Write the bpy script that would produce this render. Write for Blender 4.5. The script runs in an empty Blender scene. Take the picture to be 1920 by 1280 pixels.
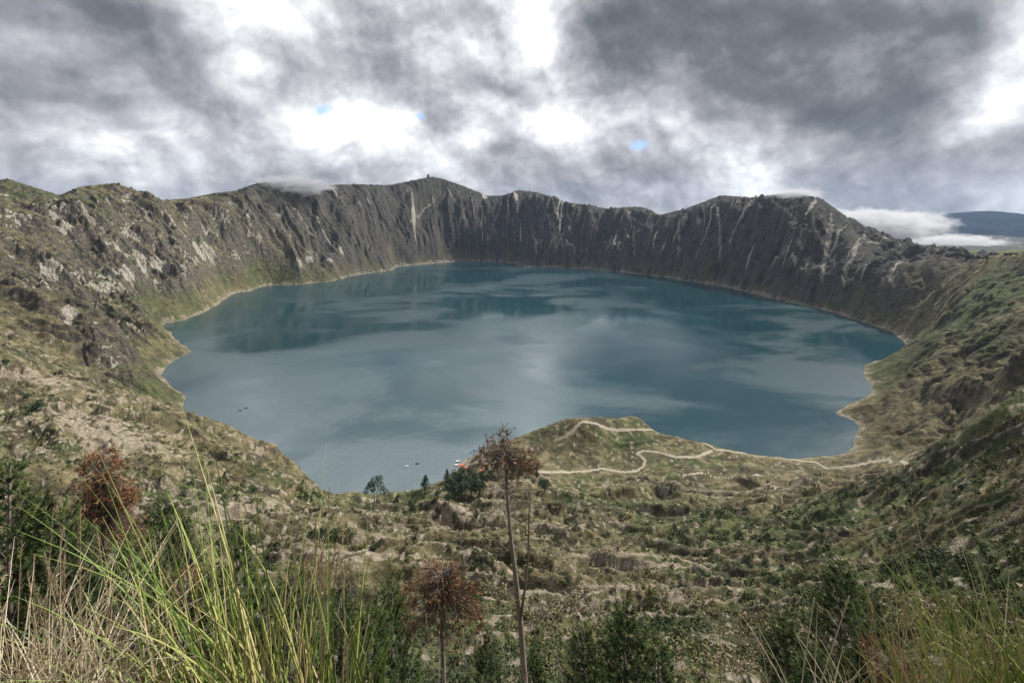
import bpy, math, random
import numpy as np
from mathutils import Vector, Matrix
R = math.radians
SC = bpy.context.scene
COL = SC.collection
rng = np.random.default_rng(7)
random.seed(7)

# ------------------------------------------------------------------ camera
H = 380.0            # camera height above the lake
F = 800.0            # focal length in photograph pixels (1920 wide)
cam_d = bpy.data.cameras.new('camera')
cam = bpy.data.objects.new('camera', cam_d); COL.objects.link(cam)
cam.location = (0, 0, H); cam.rotation_euler = (R(90), 0, 0)
cam_d.sensor_width = 36.0; cam_d.lens = 36.0 * F / 1920.0
cam_d.shift_y = -(640 - 400) / 1920.0
cam_d.clip_start = 0.1; cam_d.clip_end = 60000
SC.camera = cam
SC.view_settings.view_transform = 'Standard'; SC.view_settings.look = 'None'
SC.view_settings.exposure = .9; SC.view_settings.gamma = 1.0
SC.view_settings.use_curve_mapping = False

# ------------------------------------------------------------------ light
SUN_EL, SUN_AZ = 42.0, 60.0       # azimuth clockwise from the view direction (+Y)
sd = bpy.data.lights.new('sun', 'SUN'); sd.energy = 4.3; sd.angle = R(2); sd.color = (1.0, .95, .86)
sun = bpy.data.objects.new('sun', sd); COL.objects.link(sun)
_d = Vector((math.sin(R(SUN_AZ)) * math.cos(R(SUN_EL)), math.cos(R(SUN_AZ)) * math.cos(R(SUN_EL)), math.sin(R(SUN_EL))))
sun.rotation_euler = _d.to_track_quat('Z', 'Y').to_euler()
sun.location = (0, 0, 2000)

# ------------------------------------------------------------------ node helper
class NT:
    def __init__(s, tree): s.t = tree; s.n = tree.nodes; s.l = tree.links
    def node(s, ty, **kw):
        n = s.n.new(ty)
        for k, v in kw.items(): setattr(n, k, v)
        return n
    def put(s, sock, v):
        if isinstance(v, (int, float)): sock.default_value = v
        elif isinstance(v, (tuple, list)):
            v = tuple(v)
            if len(sock.default_value) == 4 and len(v) == 3: v = v + (1,)
            sock.default_value = v
        else: s.l.new(v, sock)
    def math(s, op, a, b=None, c=None, clamp=False):
        n = s.node('ShaderNodeMath', operation=op, use_clamp=clamp); s.put(n.inputs[0], a)
        if b is not None: s.put(n.inputs[1], b)
        if c is not None: s.put(n.inputs[2], c)
        return n.outputs[0]
    def vmath(s, op, a, b=None, out=0):
        n = s.node('ShaderNodeVectorMath', operation=op); s.put(n.inputs[0], a)
        if b is not None: s.put(n.inputs[1], b)
        return n.outputs['Value'] if out == 'v' else n.outputs[0]
    def mix(s, f, a, b, mode='MIX'):
        n = s.node('ShaderNodeMix', data_type='RGBA', blend_type=mode)
        s.put(n.inputs[0], f); s.put(n.inputs[6], a); s.put(n.inputs[7], b); return n.outputs[2]
    def noise(s, vec, scale, detail=5, rough=.55, dist=0, out='Fac', ty='FBM', dim='3D', lac=2.0):
        n = s.node('ShaderNodeTexNoise', noise_dimensions=dim); n.noise_type = ty
        s.put(n.inputs['Vector'], vec); n.inputs['Scale'].default_value = scale
        n.inputs['Detail'].default_value = detail; n.inputs['Roughness'].default_value = rough
        n.inputs['Distortion'].default_value = dist; n.inputs['Lacunarity'].default_value = lac
        return n.outputs[out]
    def rng(s, v, a, b, c=0., d=1., smooth=True):
        n = s.node('ShaderNodeMapRange', interpolation_type='SMOOTHSTEP' if smooth else 'LINEAR')
        s.put(n.inputs[0], v)
        for i, x in enumerate((a, b, c, d)): s.put(n.inputs[i + 1], x)
        return n.outputs[0]
    def ramp(s, f, stops):
        n = s.node('ShaderNodeValToRGB'); e = n.color_ramp.elements
        while len(e) < len(stops): e.new(.5)
        for el, (p, c) in zip(e, stops): el.position = p; el.color = tuple(c) + (1,)
        s.put(n.inputs[0], f); return n.outputs[0]
    def bump(s, h, strength=.5, dist=1.0, normal=None):
        n = s.node('ShaderNodeBump'); s.put(n.inputs['Height'], h)
        n.inputs['Strength'].default_value = strength; n.inputs['Distance'].default_value = dist
        if normal is not None: s.put(n.inputs['Normal'], normal)
        return n.outputs[0]

def new_mat(name):
    m = bpy.data.materials.new(name); m.use_nodes = True
    t = NT(m.node_tree); t.n.clear()
    out = t.node('ShaderNodeOutputMaterial'); b = t.node('ShaderNodeBsdfPrincipled')
    t.l.new(b.outputs[0], out.inputs[0]); b.inputs['Roughness'].default_value = .85
    b.inputs['Specular IOR Level'].default_value = .25
    return m, t, b

# ------------------------------------------------------------------ sky (world)
# SKY BEGIN
def azel(px, py):
    a = math.atan((px - 960) / F); e = math.atan((400 - py) / F * math.cos(a)); return a, e
W = bpy.data.worlds.new('World'); SC.world = W; W.use_nodes = True
t = NT(W.node_tree); t.n.clear()
wo = t.node('ShaderNodeOutputWorld'); bg = t.node('ShaderNodeBackground'); t.l.new(bg.outputs[0], wo.inputs[0])
bg.inputs[1].default_value = 0.115
sky = t.node('ShaderNodeTexSky', sky_type='NISHITA', sun_disc=False)
sky.sun_elevation = R(SUN_EL); sky.sun_rotation = R(SUN_AZ); sky.altitude = 3900
tc = t.node('ShaderNodeTexCoord').outputs['Generated']
sx = t.node('ShaderNodeSeparateXYZ'); t.l.new(tc, sx.inputs[0])
dx, dy, dz = sx.outputs
azn = t.math('ARCTAN2', dx, dy); eln = t.math('ARCSINE', dz)
cx = t.node('ShaderNodeCombineXYZ'); t.put(cx.inputs[0], azn); t.put(cx.inputs[1], eln)
P = cx.outputs[0]
# stretched coordinates: cloud cells get flatter towards the horizon
w1 = t.noise(tc, 2.6, 4, .5, out='Color'); w1 = t.vmath('SUBTRACT', w1, (.5, .5, .5))
w2 = t.noise(tc, 9, 4, .5, out='Color'); w2 = t.vmath('SUBTRACT', w2, (.5, .5, .5))
def scl(v, k):
    n = t.node('ShaderNodeVectorMath', operation='SCALE'); t.put(n.inputs[0], v); n.inputs['Scale'].default_value = k
    return n.outputs[0]
PW = t.vmath('ADD', P, t.vmath('ADD', scl(w1, .17), scl(w2, .045)))
# (x, y, half width, half height, brightness) of the larger cloud masses, in photograph pixels
BLOBS = [
 (430,-10,190,50,.75),(700,40,220,80,.20),(450,125,60,55,.85),(880,110,90,60,.50),(1025,60,55,100,.60),
 (985,130,45,80,.45),(1000,230,60,40,.6),(1100,215,85,40,.95),(640,240,120,48,1.05),(770,222,30,20,.4),(890,245,40,50,.75),
 (600,30,150,60,.1),(780,110,90,50,-.15),(960,160,50,40,-.12),(1850,200,140,50,.95),(1900,100,60,70,.75),(1820,120,60,60,.2),
 (1440,330,70,100,.42),(1250,270,200,60,.22),(1190,272,40,25,.25),(1330,230,90,90,.15),
 (100,120,150,60,.16),(60,240,160,60,.14),(300,250,220,60,.16),(830,300,120,40,.22),(1010,330,90,40,.22),
 (250,40,260,110,-.22),(60,40,120,60,-.05),(130,330,260,60,-.07),(560,310,160,50,-.08),(540,230,80,40,-.20),
 (1130,90,80,110,-.50),(1300,90,170,150,-.40),(1560,120,240,150,-.44),(1760,130,110,70,-.26),(1480,10,380,80,-.16),
 (1640,250,160,70,-.12),(1180,190,70,45,-.20),(1000,180,60,60,-.22),(1200,320,120,40,-.04),(1600,330,140,40,-.02),
 (1640,395,200,30,-.05),(720,120,160,50,-.12),(470,190,90,60,-.16),
 (620,-215,420,110,1.0),(1080,-230,380,120,.9),(1350,-420,500,200,.5),(500,-450,500,220,.4),(1500,-70,70,60,.45),(1700,-150,300,100,-.15),(200,-200,300,120,-.10),(1840,465,90,16,.7),(1800,440,130,30,.15),  # the bright masses above the frame are added for their reflection in the lake
]
acc = None
for (x, y, hx, hy, k) in BLOBS:
    a, e = azel(x, y)
    ca = math.cos(a)
    sax = hx / F * ca * ca; sel = hy / F * ca
    v = t.vmath('MULTIPLY', t.vmath('SUBTRACT', PW, (a, e, 0)), (1 / sax, 1 / sel, 0))
    d = t.vmath('LENGTH', v, out='v')
    g = t.rng(d, 1.75, .0, 0., k * (.47 if k > 0 else .54))
    acc = g if acc is None else t.math('ADD', acc, g)
PS = t.vmath('MULTIPLY', t.vmath('ADD', P, t.vmath('ADD', scl(w1, .05), scl(w2, .03))), (1, 1.08, 1))
def off(v, o): return t.vmath('ADD', v, o)
fb = t.noise(PS, 3.3, 10, .53, dist=.15)                      # cloud billows
fb_u = t.noise(off(PS, (.012, .030, 0)), 3.3, 10, .53, dist=.15)
fb2 = t.noise(PS, 15, 8, .60, dist=.1)
fb2_u = t.noise(off(PS, (.004, .012, 0)), 15, 8, .60, dist=.1)
val = t.math('ADD', t.math('MULTIPLY', t.math('SUBTRACT', fb, .5), 1.05), .52)
val = t.math('ADD', val, t.math('MULTIPLY', t.math('SUBTRACT', fb2, .5), .12))
val = t.math('ADD', val, acc)
fb3 = t.noise(t.vmath('MULTIPLY', t.vmath('ADD', P, scl(w2, .06)), (1, 1.25, 1)), 7.5, 5, .5, dist=.1)
puff = t.math('SUBTRACT', t.math('MULTIPLY', t.math('ABSOLUTE', t.math('SUBTRACT', fb3, .5)), 2.6), .22)
val = t.math('ADD', val, t.math('MULTIPLY', puff, t.rng(eln, .40, .0, .08, .38)))
# tops of the billows catch the light, undersides stay grey
val = t.math('ADD', val, t.math('MULTIPLY', t.math('SUBTRACT', fb, fb_u), 1.5))
val = t.math('ADD', val, t.math('MULTIPLY', t.math('SUBTRACT', fb2, fb2_u), .30))
cloud = t.ramp(val, [(0.0, (.62, .68, .78)), (.20, (.88, .96, 1.08)), (.42, (1.72, 1.75, 1.92)), (.60, (2.7, 2.74, 2.92)), (.78, (4.2, 4.32, 4.45)), (.92, (6.3, 6.5, 6.5)), (1.0, (13, 13.3, 13.3))])
# overcast is brightest overhead
cloud = t.mix(1., cloud, t.ramp(t.rng(eln, .50, 1.1), [(0, (.667, .667, .667)), (1, (1, 1, 1))]), 'MULTIPLY')
n_ = t.node('ShaderNodeVectorMath', operation='SCALE'); t.put(n_.inputs[0], cloud); n_.inputs['Scale'].default_value = 1.5; cloud = n_.outputs[0]
# rare blue holes
hole = None
for (x, y, hx, hy) in [(607,208,17,9),(781,219,12,7),(1197,271,17,8)]:
    a, e = azel(x, y); ca = math.cos(a)
    v = t.vmath('MULTIPLY', t.vmath('SUBTRACT', t.vmath('ADD', P, scl(w2, .05)), (a, e, 0)), (F / hx / ca / ca, F / hy / ca, 0))
    g = t.rng(t.vmath('LENGTH', v, out='v'), 1.6, .2, 0., .6)
    hole = g if hole is None else t.math('MAXIMUM', hole, g)
blue = t.mix(.5, sky.outputs[0], (1.3, 3.4, 8.0))
colr = t.mix(hole, cloud, blue)
t.l.new(colr, bg.inputs[0])
W.cycles.sampling_method = 'MANUAL'; W.cycles.sample_map_resolution = 512
# SKY END

# ------------------------------------------------------------------ noise in numpy
f4 = np.float32
_perm = np.random.default_rng(11).permutation(256).astype(np.int32); _perm = np.concatenate([_perm, _perm])
_ang = np.random.default_rng(5).uniform(0, 2 * np.pi, 256)
_gx = np.cos(_ang).astype(f4); _gy = np.sin(_ang).astype(f4)
def pn(x, y, seed=0):
    x = np.asarray(x, f4) + f4(seed * 17.37); y = np.asarray(y, f4) + f4(seed * 9.71)
    xf = np.floor(x); yf = np.floor(y); X = xf.astype(np.int32); Y = yf.astype(np.int32)
    x = x - xf; y = y - yf
    u = x * x * x * (x * (x * 6 - 15) + 10); v = y * y * y * (y * (y * 6 - 15) + 10)
    X0 = _perm[X & 255]; X1 = _perm[(X + 1) & 255]; Y0 = Y & 255; Y1 = (Y + 1) & 255
    def g(h, a, b): return _gx[h] * a + _gy[h] * b
    a = g(_perm[X0 + Y0], x, y); b = g(_perm[X1 + Y0], x - 1, y)
    c = g(_perm[X0 + Y1], x, y - 1); d = g(_perm[X1 + Y1], x - 1, y - 1)
    a = a + u * (b - a); c = c + u * (d - c)
    return (a + v * (c - a)) * f4(1.5)
def fbm(x, y, oct=4, seed=0, gain=.5):
    s = 0; a = 1.; k = 1.
    for i in range(oct): s = s + a * pn(x * k, y * k, seed + i); a *= gain; k *= 2.03
    return s
def ridged(x, y, oct=3, seed=0, gain=.5):
    s = 0; a = 1.; k = 1.
    for i in range(oct): s = s + a * (1 - 2 * np.abs(pn(x * k, y * k, seed + i))); a *= gain; k *= 2.07
    return s
def cell(x, y, seed=0):          # distance to nearest jittered point (domes)
    xi = np.floor(x).astype(np.int32); yi = np.floor(y).astype(np.int32); best = np.full(np.shape(x), 9., f4)
    for ox in (-1, 0, 1):
        for oy in (-1, 0, 1):
            h = _perm[(_perm[(xi + ox + seed) & 255] + yi + oy) & 255]
            jx = (_perm[h + 7] / 255.).astype(f4); jy = (_perm[h + 101] / 255.).astype(f4)
            d = (xi + ox + jx - x) ** 2 + (yi + oy + jy - y) ** 2
            best = np.minimum(best, d)
    return np.sqrt(best)
def ss(a, b, x):
    t_ = np.clip((x - a) / (b - a), 0, 1); return t_ * t_ * (3 - 2 * t_)

def Wp(px, py, Y): return ((px - 960) / F * Y, Y, H + (400 - py) / F * Y)

# ------------------------------------------------------------------ shoreline (on the plane z = 0)
SHORE = [(612,931),(640,928),(672,921),(700,925),(735,926),(768,924),(790,915),(815,905),(835,897),(853,890),(860,878),(862,862),(880,855),(905,846),(950,834),
 (1000,818),(1040,806),(1090,798),(1150,797),(1195,794),(1225,812),(1300,829),(1360,842),(1400,852),(1440,859),(1480,858),(1503,862),(1530,856),(1570,853),(1598,851),
 (1602,835),(1604,815),(1612,800),(1611,787),(1585,780),(1568,781),(1553,772),(1572,768),(1600,767),(1588,758),(1586,755),(1610,752),(1628,742),(1637,727),(1628,716),(1612,697),(1636,677),
 (1668,672),(1690,664),(1688,655),(1702,643),(1690,632),(1660,618),(1618,604),(1600,597),(1560,586),(1520,575),(1482,567),(1440,556),(1400,547),(1350,536),(1300,528),(1250,520),
 (1200,514),(1150,509),(1110,505),(1040,501),(985,500),(965,494),(930,491),(880,489),(840,491),(790,496),(745,500),(735,507),(700,511),(660,517),(620,529),(590,530),(560,534),(520,534),(492,536),
 (470,546),(440,549),(420,563),(395,579),(370,590),(340,602),(303,606),(315,622),(335,643),(362,662),(335,670),(315,685),(304,699),(312,717),(330,732),(356,740),(345,752),(334,766),(350,790),
 (400,812),(440,822),(500,850),(550,880),(590,912)]
SH = np.array([[(x - 960) / F * (H * F / (y - 400)), H * F / (y - 400)] for x, y in SHORE])
# smooth + wobble the polygon a little
def resample(p, step=18.):
    q = np.vstack([p, p[:1]]); out = []
    for a, b in zip(q[:-1], q[1:]):
        L = np.linalg.norm(b - a); n = max(1, int(L / step))
        for i in range(n): out.append(a + (b - a) * i / n)
    return np.array(out)
SHR = resample(SH)
for _ in range(2): SHR = .5 * SHR + .25 * np.roll(SHR, 1, 0) + .25 * np.roll(SHR, -1, 0)
_w = 5.5 * fbm(SHR[:, 0] / 55, SHR[:, 1] / 55, 3, 60); _w2 = 5.5 * fbm(SHR[:, 0] / 55, SHR[:, 1] / 55, 3, 80)
_k = ss(600, 1500, SHR[:, 1]) * 1.0 + .35
SHR = SHR + np.stack([_w * _k, _w2 * _k], 1)

def shore_dist(X, Y):            # signed: positive on land
    sh = X.shape; X = X.ravel().astype(f4); Y = Y.ravel().astype(f4)
    a = SHR.astype(f4); b = np.roll(SHR, -1, 0).astype(f4)
    D = np.full(X.shape, 1e12, f4); ins = np.zeros(X.shape, bool)
    for (ax, ay), (bx, by) in zip(a, b):
        ex, ey = bx - ax, by - ay; L = ex * ex + ey * ey + 1e-6
        t_ = np.clip(((X - ax) * ex + (Y - ay) * ey) / L, 0, 1)
        d = (X - ax - t_ * ex) ** 2 + (Y - ay - t_ * ey) ** 2
        np.minimum(D, d, out=D)
        if ay != by:
            c = ((ay > Y) != (by > Y)) & (X < (bx - ax) * (Y - ay) / (by - ay) + ax); ins ^= c
    D = np.sqrt(D); D[ins] *= -1
    return D.reshape(sh)

# ------------------------------------------------------------------ relief control points
CP = []
def cp(px, py, Y): CP.append(Wp(px, py, Y))
for x, y in SHR[::2]: CP.append((x, y, 0.))
RIM = [(-330,520,760),(-200,430,980),(-90,372,1240),(12,334,1500),(60,350,1600),(112,366,1700),(150,350,1830),(215,343,1960),(255,357,2060),(292,376,2160),(350,372,2330),(402,362,2450),(440,358,2560),(482,343,2720),(540,340,2860),
 (600,347,3050),(664,345,3250),(730,347,3480),(770,339,3640),(808,331,3780),(830,335,3820),(870,349,3850),(915,367,3860),(945,366,3880),(972,356,3900),(1010,361,3880),(1060,380,3780),(1100,385,3650),(1140,391,3520),
 (1195,387,3320),(1215,391,3250),(1237,403,3150),(1285,391,3020),(1352,366,2850),(1410,370,2700),(1490,360,2430),(1540,372,2250),(1575,397,2120),(1630,435,1900),(1680,474,1680),(1720,478,1570),(1760,474,1490),(1800,479,1410),
 (1840,484,1320),(1880,478,1240),(1925,472,1170),(1990,455,1080),(2080,430,950),(2200,440,760)]
RW = []
CEN = np.array((-40., 1900.))
for (px, py, Y) in RIM:
    p = np.array(Wp(px, py, Y)); RW.append(p); CP.append(tuple(p))
    o = p[:2] - CEN; o /= np.linalg.norm(o)
    for dd, k in ((90, .80), (320, .50), (900, .18)):
        q = p[:2] + o * dd
        # keep the outer flank hidden behind the rim
        CP.append((q[0], q[1], max(-60, p[2] * k - 10)))
for pts in [
 [(-200,1280,50),(300,1280,66),(700,1280,80),(960,1280,80),(1300,1280,80),(1600,1280,70),(1920,1280,52),(2200,1280,44)],
 [(0,1150,130),(0,1000,220),(0,850,350),(0,760,430),(0,690,500),(-200,1150,100),(-200,900,230),(-250,700,380),(-250,600,520),(-150,560,700)],
 [(200,1150,140),(200,1000,230),(200,880,350),(200,800,440),(200,740,520)],
 [(340,1100,170),(340,950,300),(340,860,420),(340,777,540),(100,708,510),(270,757,530)],
 [(430,1100,170),(430,950,320),(430,870,440),(430,802,590),(520,1050,220),(520,950,350),(520,900,450),(520,851,590),(560,880,582)],
 [(600,1050,230),(600,1000,320),(600,955,430),(590,912,566),(610,938,540),(700,1050,250),(700,1000,350),(700,965,450),(700,938,530)],
 [(780,1050,260),(850,1060,265),(835,950,430),(790,990,400),(780,962,450),(890,1000,400),(835,935,505),(760,945,500),(880,960,470),(835,1010,370)],
 [(960,1100,220),(960,1020,340),(960,960,440),(960,920,520),(960,892,595),(1080,930,540),(1100,884,615),(1200,880,618),(1200,852,645),(1340,847,652),(1010,885,605)],
 [(1090,785,690),(1060,791,686),(1040,800,682),(1000,814,672),(950,834,660),(1140,797,698),(1165,790,718),(1185,781,738),(1212,792,735),(1222,806,718),(1090,835,660),(1090,862,640),(1030,850,650),(1250,820,690),(1310,828,680),(1330,832,675),(1400,850,655)],
 [(1160,815,690),(1160,840,665),(1440,872,640),(1560,872,640),(1500,880,630),(1540,858,658),(1600,852,665),(1470,857,658),(1700,862,640),(1780,846,640),(1650,835,690)],
 [(1200,930,530),(1200,1000,400),(1200,1100,250),(1400,930,520),(1400,1000,390),(1400,1100,240),(1600,930,470),(1600,1000,340),(1600,1100,210)],
 [(1700,905,480),(1700,1000,270),(1700,1100,180),(1800,868,430),(1800,1000,200),(1800,1150,110),(1920,757,330),(1920,850,230),(1920,1000,130),(1920,1150,78),(1860,815,375)],
 [(1920,735,620),(1920,680,740),(1920,600,880),(1920,520,1060),(1800,800,660),(1800,700,830),(1800,600,1050),(1800,520,1250),(1700,800,700),(1700,740,790),(1700,690,980),(1740,650,1080),(1750,560,1350),(1840,760,640)],
 [(1112,789,691),(1125,794,694),(1150,792,706),(1175,783,735),(1200,786,740),(1090,797,678),(1140,812,685)],
 [(2150,700,300),(2150,900,140),(2150,620,600),(2150,540,800),(2300,800,160),
  (1690,860,600),(1820,850,560),(1920,800,500)]]:
    for p in pts: cp(*p)
for X in (-60, -20, 0, 20, 60):
    for (Y, z) in ((-60, 384), (-25, 379.5), (-8, 378.6), (0, 378.3), (1.5, 377.95), (2.5, 377.2), (4.5, 373.2), (10, 363.), (22, 347.), (45, 321.5)):
        CP.append((X, Y, z + abs(X) * .02))
CP = np.array(CP)
# thin out near-duplicates
keep = []
for i, p in enumerate(CP):
    if all((p[0] - CP[j][0]) ** 2 + (p[1] - CP[j][1]) ** 2 > 9 for j in keep): keep.append(i)
CP = CP[keep]
n = len(CP)
def kern(r2): return np.sqrt(r2 + 36.)
A = np.zeros((n + 3, n + 3)); d2 = ((CP[:, None, :2] - CP[None, :, :2]) ** 2).sum(-1)
A[:n, :n] = -kern(d2) + np.eye(n) * -.0; A[:n, n] = 1; A[:n, n + 1:n + 3] = CP[:, :2] / 1000; A[n:, :n] = A[:n, n:].T
sol = np.linalg.solve(A, np.concatenate([CP[:, 2], [0, 0, 0]]))
def base_h(X, Y):
    s = sol[n] + sol[n + 1] * X / 1000 + sol[n + 2] * Y / 1000
    for i in range(n): s = s - sol[i] * np.sqrt((X - CP[i, 0]) ** 2 + (Y - CP[i, 1]) ** 2 + 36.)
    return s

# ------------------------------------------------------------------ grid: a fan that opens towards the far wall
AP = 25.0
def seg(a, b, n_, log=True): return (np.geomspace(a, b, n_, endpoint=False) if log else np.linspace(a, b, n_, endpoint=False))
QUAL = 1.0
def q(n_): return int(n_ * QUAL)
rowY = np.concatenate([np.linspace(-22, 1, 24, endpoint=False), seg(1, 60, q(150)), seg(60, 640, q(620)), seg(640, 1100, q(260)), seg(1100, 2600, q(430)),
                       seg(2600, 4150, q(420), False), seg(4150, 12500, 50), [12500.]])
colU = np.concatenate([np.linspace(-2.2, -1.24, q(110), endpoint=False), np.linspace(-1.24, 1.24, q(1120), endpoint=False), np.linspace(1.24, 2.2, q(110))])
# coarse pass for the expensive smooth fields
rc = np.unique(np.concatenate([rowY[::5], rowY[-1:]])); cc = np.unique(np.concatenate([colU[::6], colU[-1:]]))
Uc, Yc = np.meshgrid(cc, rc); Xc = Uc * (Yc + AP)
Bc = base_h(Xc, Yc)
def up(Fc, order_rows=rowY, order_cols=colU):
    ri = np.interp(order_rows, rc, np.arange(len(rc))); i0 = np.minimum(ri.astype(int), len(rc) - 2); fr = (ri - i0)[:, None]
    ci = np.interp(order_cols, cc, np.arange(len(cc))); j0 = np.minimum(ci.astype(int), len(cc) - 2); fc = (ci - j0)[None]
    a = Fc[i0]; b = Fc[i0 + 1]; r = a * (1 - fr) + b * fr
    return (r[:, j0] * (1 - fc) + r[:, j0 + 1] * fc).astype(f4)
base = up(Bc)
_ly = np.array([-60, -8, 0, 1.3, 2.2, 3.2, 5, 10, 22, 45.]); _lz = np.array([384, 378.7, 378.3, 378.0, 377.25, 375.2, 372.2, 363., 347., 321.5])
_led = np.interp(rowY, _ly, _lz)[:, None].astype(f4); _lm = ss(12, 40, rowY)[:, None].astype(f4)
base = _led * (1 - _lm) + base * _lm
U, Yg = np.meshgrid(colU.astype(f4), rowY.astype(f4)); Xg = (U * (Yg + f4(AP))).astype(f4)
D = shore_dist(Xg, Yg)
# downhill coordinate for the gullies: arc position along the crater wall
def gully_arc(X, Y):
    s = np.sign(X); s[s == 0] = 1; X = np.maximum(np.abs(X), 1.)
    gr = lambda th: np.interp(th, np.radians([-60, 0, 15, 35, 60, 90]), [-400, 350, 600, 1150, 1650, 2000])
    gl = lambda th: np.interp(th, np.radians([-60, -8, 8, 40, 90]), [100, 1000, 1750, 2100, 2300])
    lo = np.full(X.shape, -1.5); hi = np.full(X.shape, 1.57)
    for _ in range(16):
        m = .5 * (lo + hi); g = np.where(s > 0, gr(m), gl(m)); f = m - np.arctan2(Y - g, X) > 0
        hi = np.where(f, m, hi); lo = np.where(f, lo, m)
    m = .5 * (lo + hi)
    arc = np.where(s > 0, (np.pi / 2 - m) * 1500, (np.pi / 2 - m) * -1500)
    # where the fan is nearly parallel, measure in metres instead of angle
    g = np.where(s > 0, gr(m), gl(m)); arc2 = (g - 2000) * np.where(s > 0, -1, 1) * .8
    return arc * .75 + arc2
ARC = up(gully_arc(Xc, Yc))

# rim distance: how close a point is to the skyline crest
RWa = np.array(RW)
dr = np.full(Xc.shape, 1e12)
for a, b in zip(RWa[:-1], RWa[1:]):
    e = b[:2] - a[:2]; L = (e ** 2).sum(); t_ = np.clip(((Xc - a[0]) * e[0] + (Yc - a[1]) * e[1]) / L, 0, 1)
    dr = np.minimum(dr, (Xc - a[0] - t_ * e[0]) ** 2 + (Yc - a[1] - t_ * e[1]) ** 2)
DR = up(np.sqrt(dr))

XY = lambda s, sy=None: (Xg / s, Yg / (sy or s))
land = ss(0, 60, D)
fore = 1 - ss(590, 690, Yg - np.maximum(0, -Xg - 300) * .25 + np.maximum(0, Xg - 420) * .35)   # the slope the camera stands on
fore = fore * (D > -5)
lowm = ss(-60, 0, Xg) * (1 - ss(430, 640, Xg)) * ss(560, 615, Yg) * (1 - ss(800, 860, Yg))
soft = ss(520, 700, Xg) * (1 - ss(1150, 1500, Yg)) * .45
fore = np.maximum(fore, lowm)
wall = (1 - fore) * ss(4, 110, D) * (1 - soft)
wz = fbm(*XY(260), 3, 3)
A2 = ARC + 18 * fbm(*XY(320), 2, 22) + 5 * fbm(*XY(60), 2, 27)
A1 = ARC + 46 * fbm(*XY(300), 3, 21) + 7 * fbm(*XY(50), 2, 25)
rimk = .22 + .78 * ss(20, 260, DR)
g0_ = ridged(A1 / 290 + 1.3, D / 1500, 1, 30); g1 = ridged((A1 + 40 * g0_) / 150, D / 900, 2, 31, .5); g2 = ridged(A1 / 62 + 3, D / 420, 2, 35, .5); g3 = ridged(A1 / 24, D / 170, 2, 39, .5)
right = ss(0, 600, Xg)
gam = np.where(Xg < -200, 1.0, 1.0)
fwk = ss(2000, 2700, Yg)
gd_ = ridged((A1 + .75 * D * np.sign(Xg)) / 200 + 5, D / 500, 2, 34, .5)
zw = (40 * g0_ + 26 * g1 + 20 * gd_ + (15 + 0 * fwk) * g2 * (.55 + .9 * ss(-.4, .4, wz)) + 7 * g3 * (.4 + 1.1 * ss(-.3, .3, pn(*XY(130), 8))) - 14)
oc = fbm(Xg / 110, Yg / 110, 4, 47) + .25 * g2
scarp = (1 - .6 * fwk) * (9 * ss(.10, .22, oc) + 8 * ss(.42, .52, oc))
iso = 9 * fbm(*XY(110), 3, 51) + (4.5 - 1.5 * fwk) * ridged(*XY(38), 3, 55) + 1.0 * ridged(*XY(12), 2, 58)
z = base + wall * rimk * (zw + scarp - 8 + iso)
# crest: small teeth along the skyline
z = z + (1 - fore) * (1 - ss(0, 160, DR)) * (7 * fbm(A1 / 60, D / 200, 3, 65) + 3 * ridged(*XY(28), 2, 66))
# foreground: terraces, hummocks, scarps
nk = np.clip(Yg / 140, .02, 1.6) ** 1.0
wx = Xg + 26 * fbm(*XY(90), 2, 71); wy = Yg + 16 * fbm(Xg / 70, Yg / 60, 2, 73)
left = ss(-40, -200, Xg + 0 * Yg)
terr = ridged(wx / 170, wy / 34, 2, 75, .45); terr2 = ridged(wx / 62, wy / 14, 2, 77, .5)
lefr = ridged((wx + wy * .4) / 60, (wy - wx * .5) / 90, 2, 79, .5)
terr_l = (1 - left) * terr + left * lefr * .8
sc2 = fbm(wx / 70, wy / 30, 3, 81)
fscarp = 2.0 * ss(.08, .2, sc2) + 1.4 * ss(.36, .46, sc2) + 1.6 * ss(-.28, -.18, sc2)
hum = 1.0 - np.minimum(1, cell(wx / 4.6, wy / 4.6, 3) * 1.5); hum2 = 1 - np.minimum(1, cell(wx / 2.1, wy / 2.1, 9) * 1.5)
bush_m = ss(-.25, .35, fbm(*XY(38), 3, 91))
fl = ss(2, 30, D) * fore * (1 - .72 * lowm)
near = ss(8, 70, Yg)
zf = nk * (2.6 * (1 - left) * ridged(wx / 270 + 3, wy / 31, 1, 76) + 3.9 * terr_l + 1.3 * terr2 + fscarp - 4 + .7 * ridged(*XY(17), 2, 93)) + near * (1.3 * hum * hum * bush_m * 1.4 + .55 * hum2 + .8 * pn(*XY(9), 95))
small = .05 * fbm(*XY(.6), 3, 97) * (1 - ss(5, 40, Yg))
z = z + fl * (zf + small)
# promontory crests get no terraces, only bumps
# shore line stays where it is
pos = D > 0
zl = np.where(pos, np.maximum(z * ss(-30, 30, D), np.minimum(D * .22, 4.5) + .05 * np.abs(fbm(*XY(14), 2, 99)) * np.minimum(D, 10)), -np.minimum(-D * .3, 25) - .02)
bank = ss(0, 14, D) * (1 - ss(20, 80, D)) * 2.2 * (.6 + .6 * pn(*XY(40), 101)) * (1 - .5 * fore)
z = np.where(pos, zl + np.maximum(bank, 0), zl).astype(f4)
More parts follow.
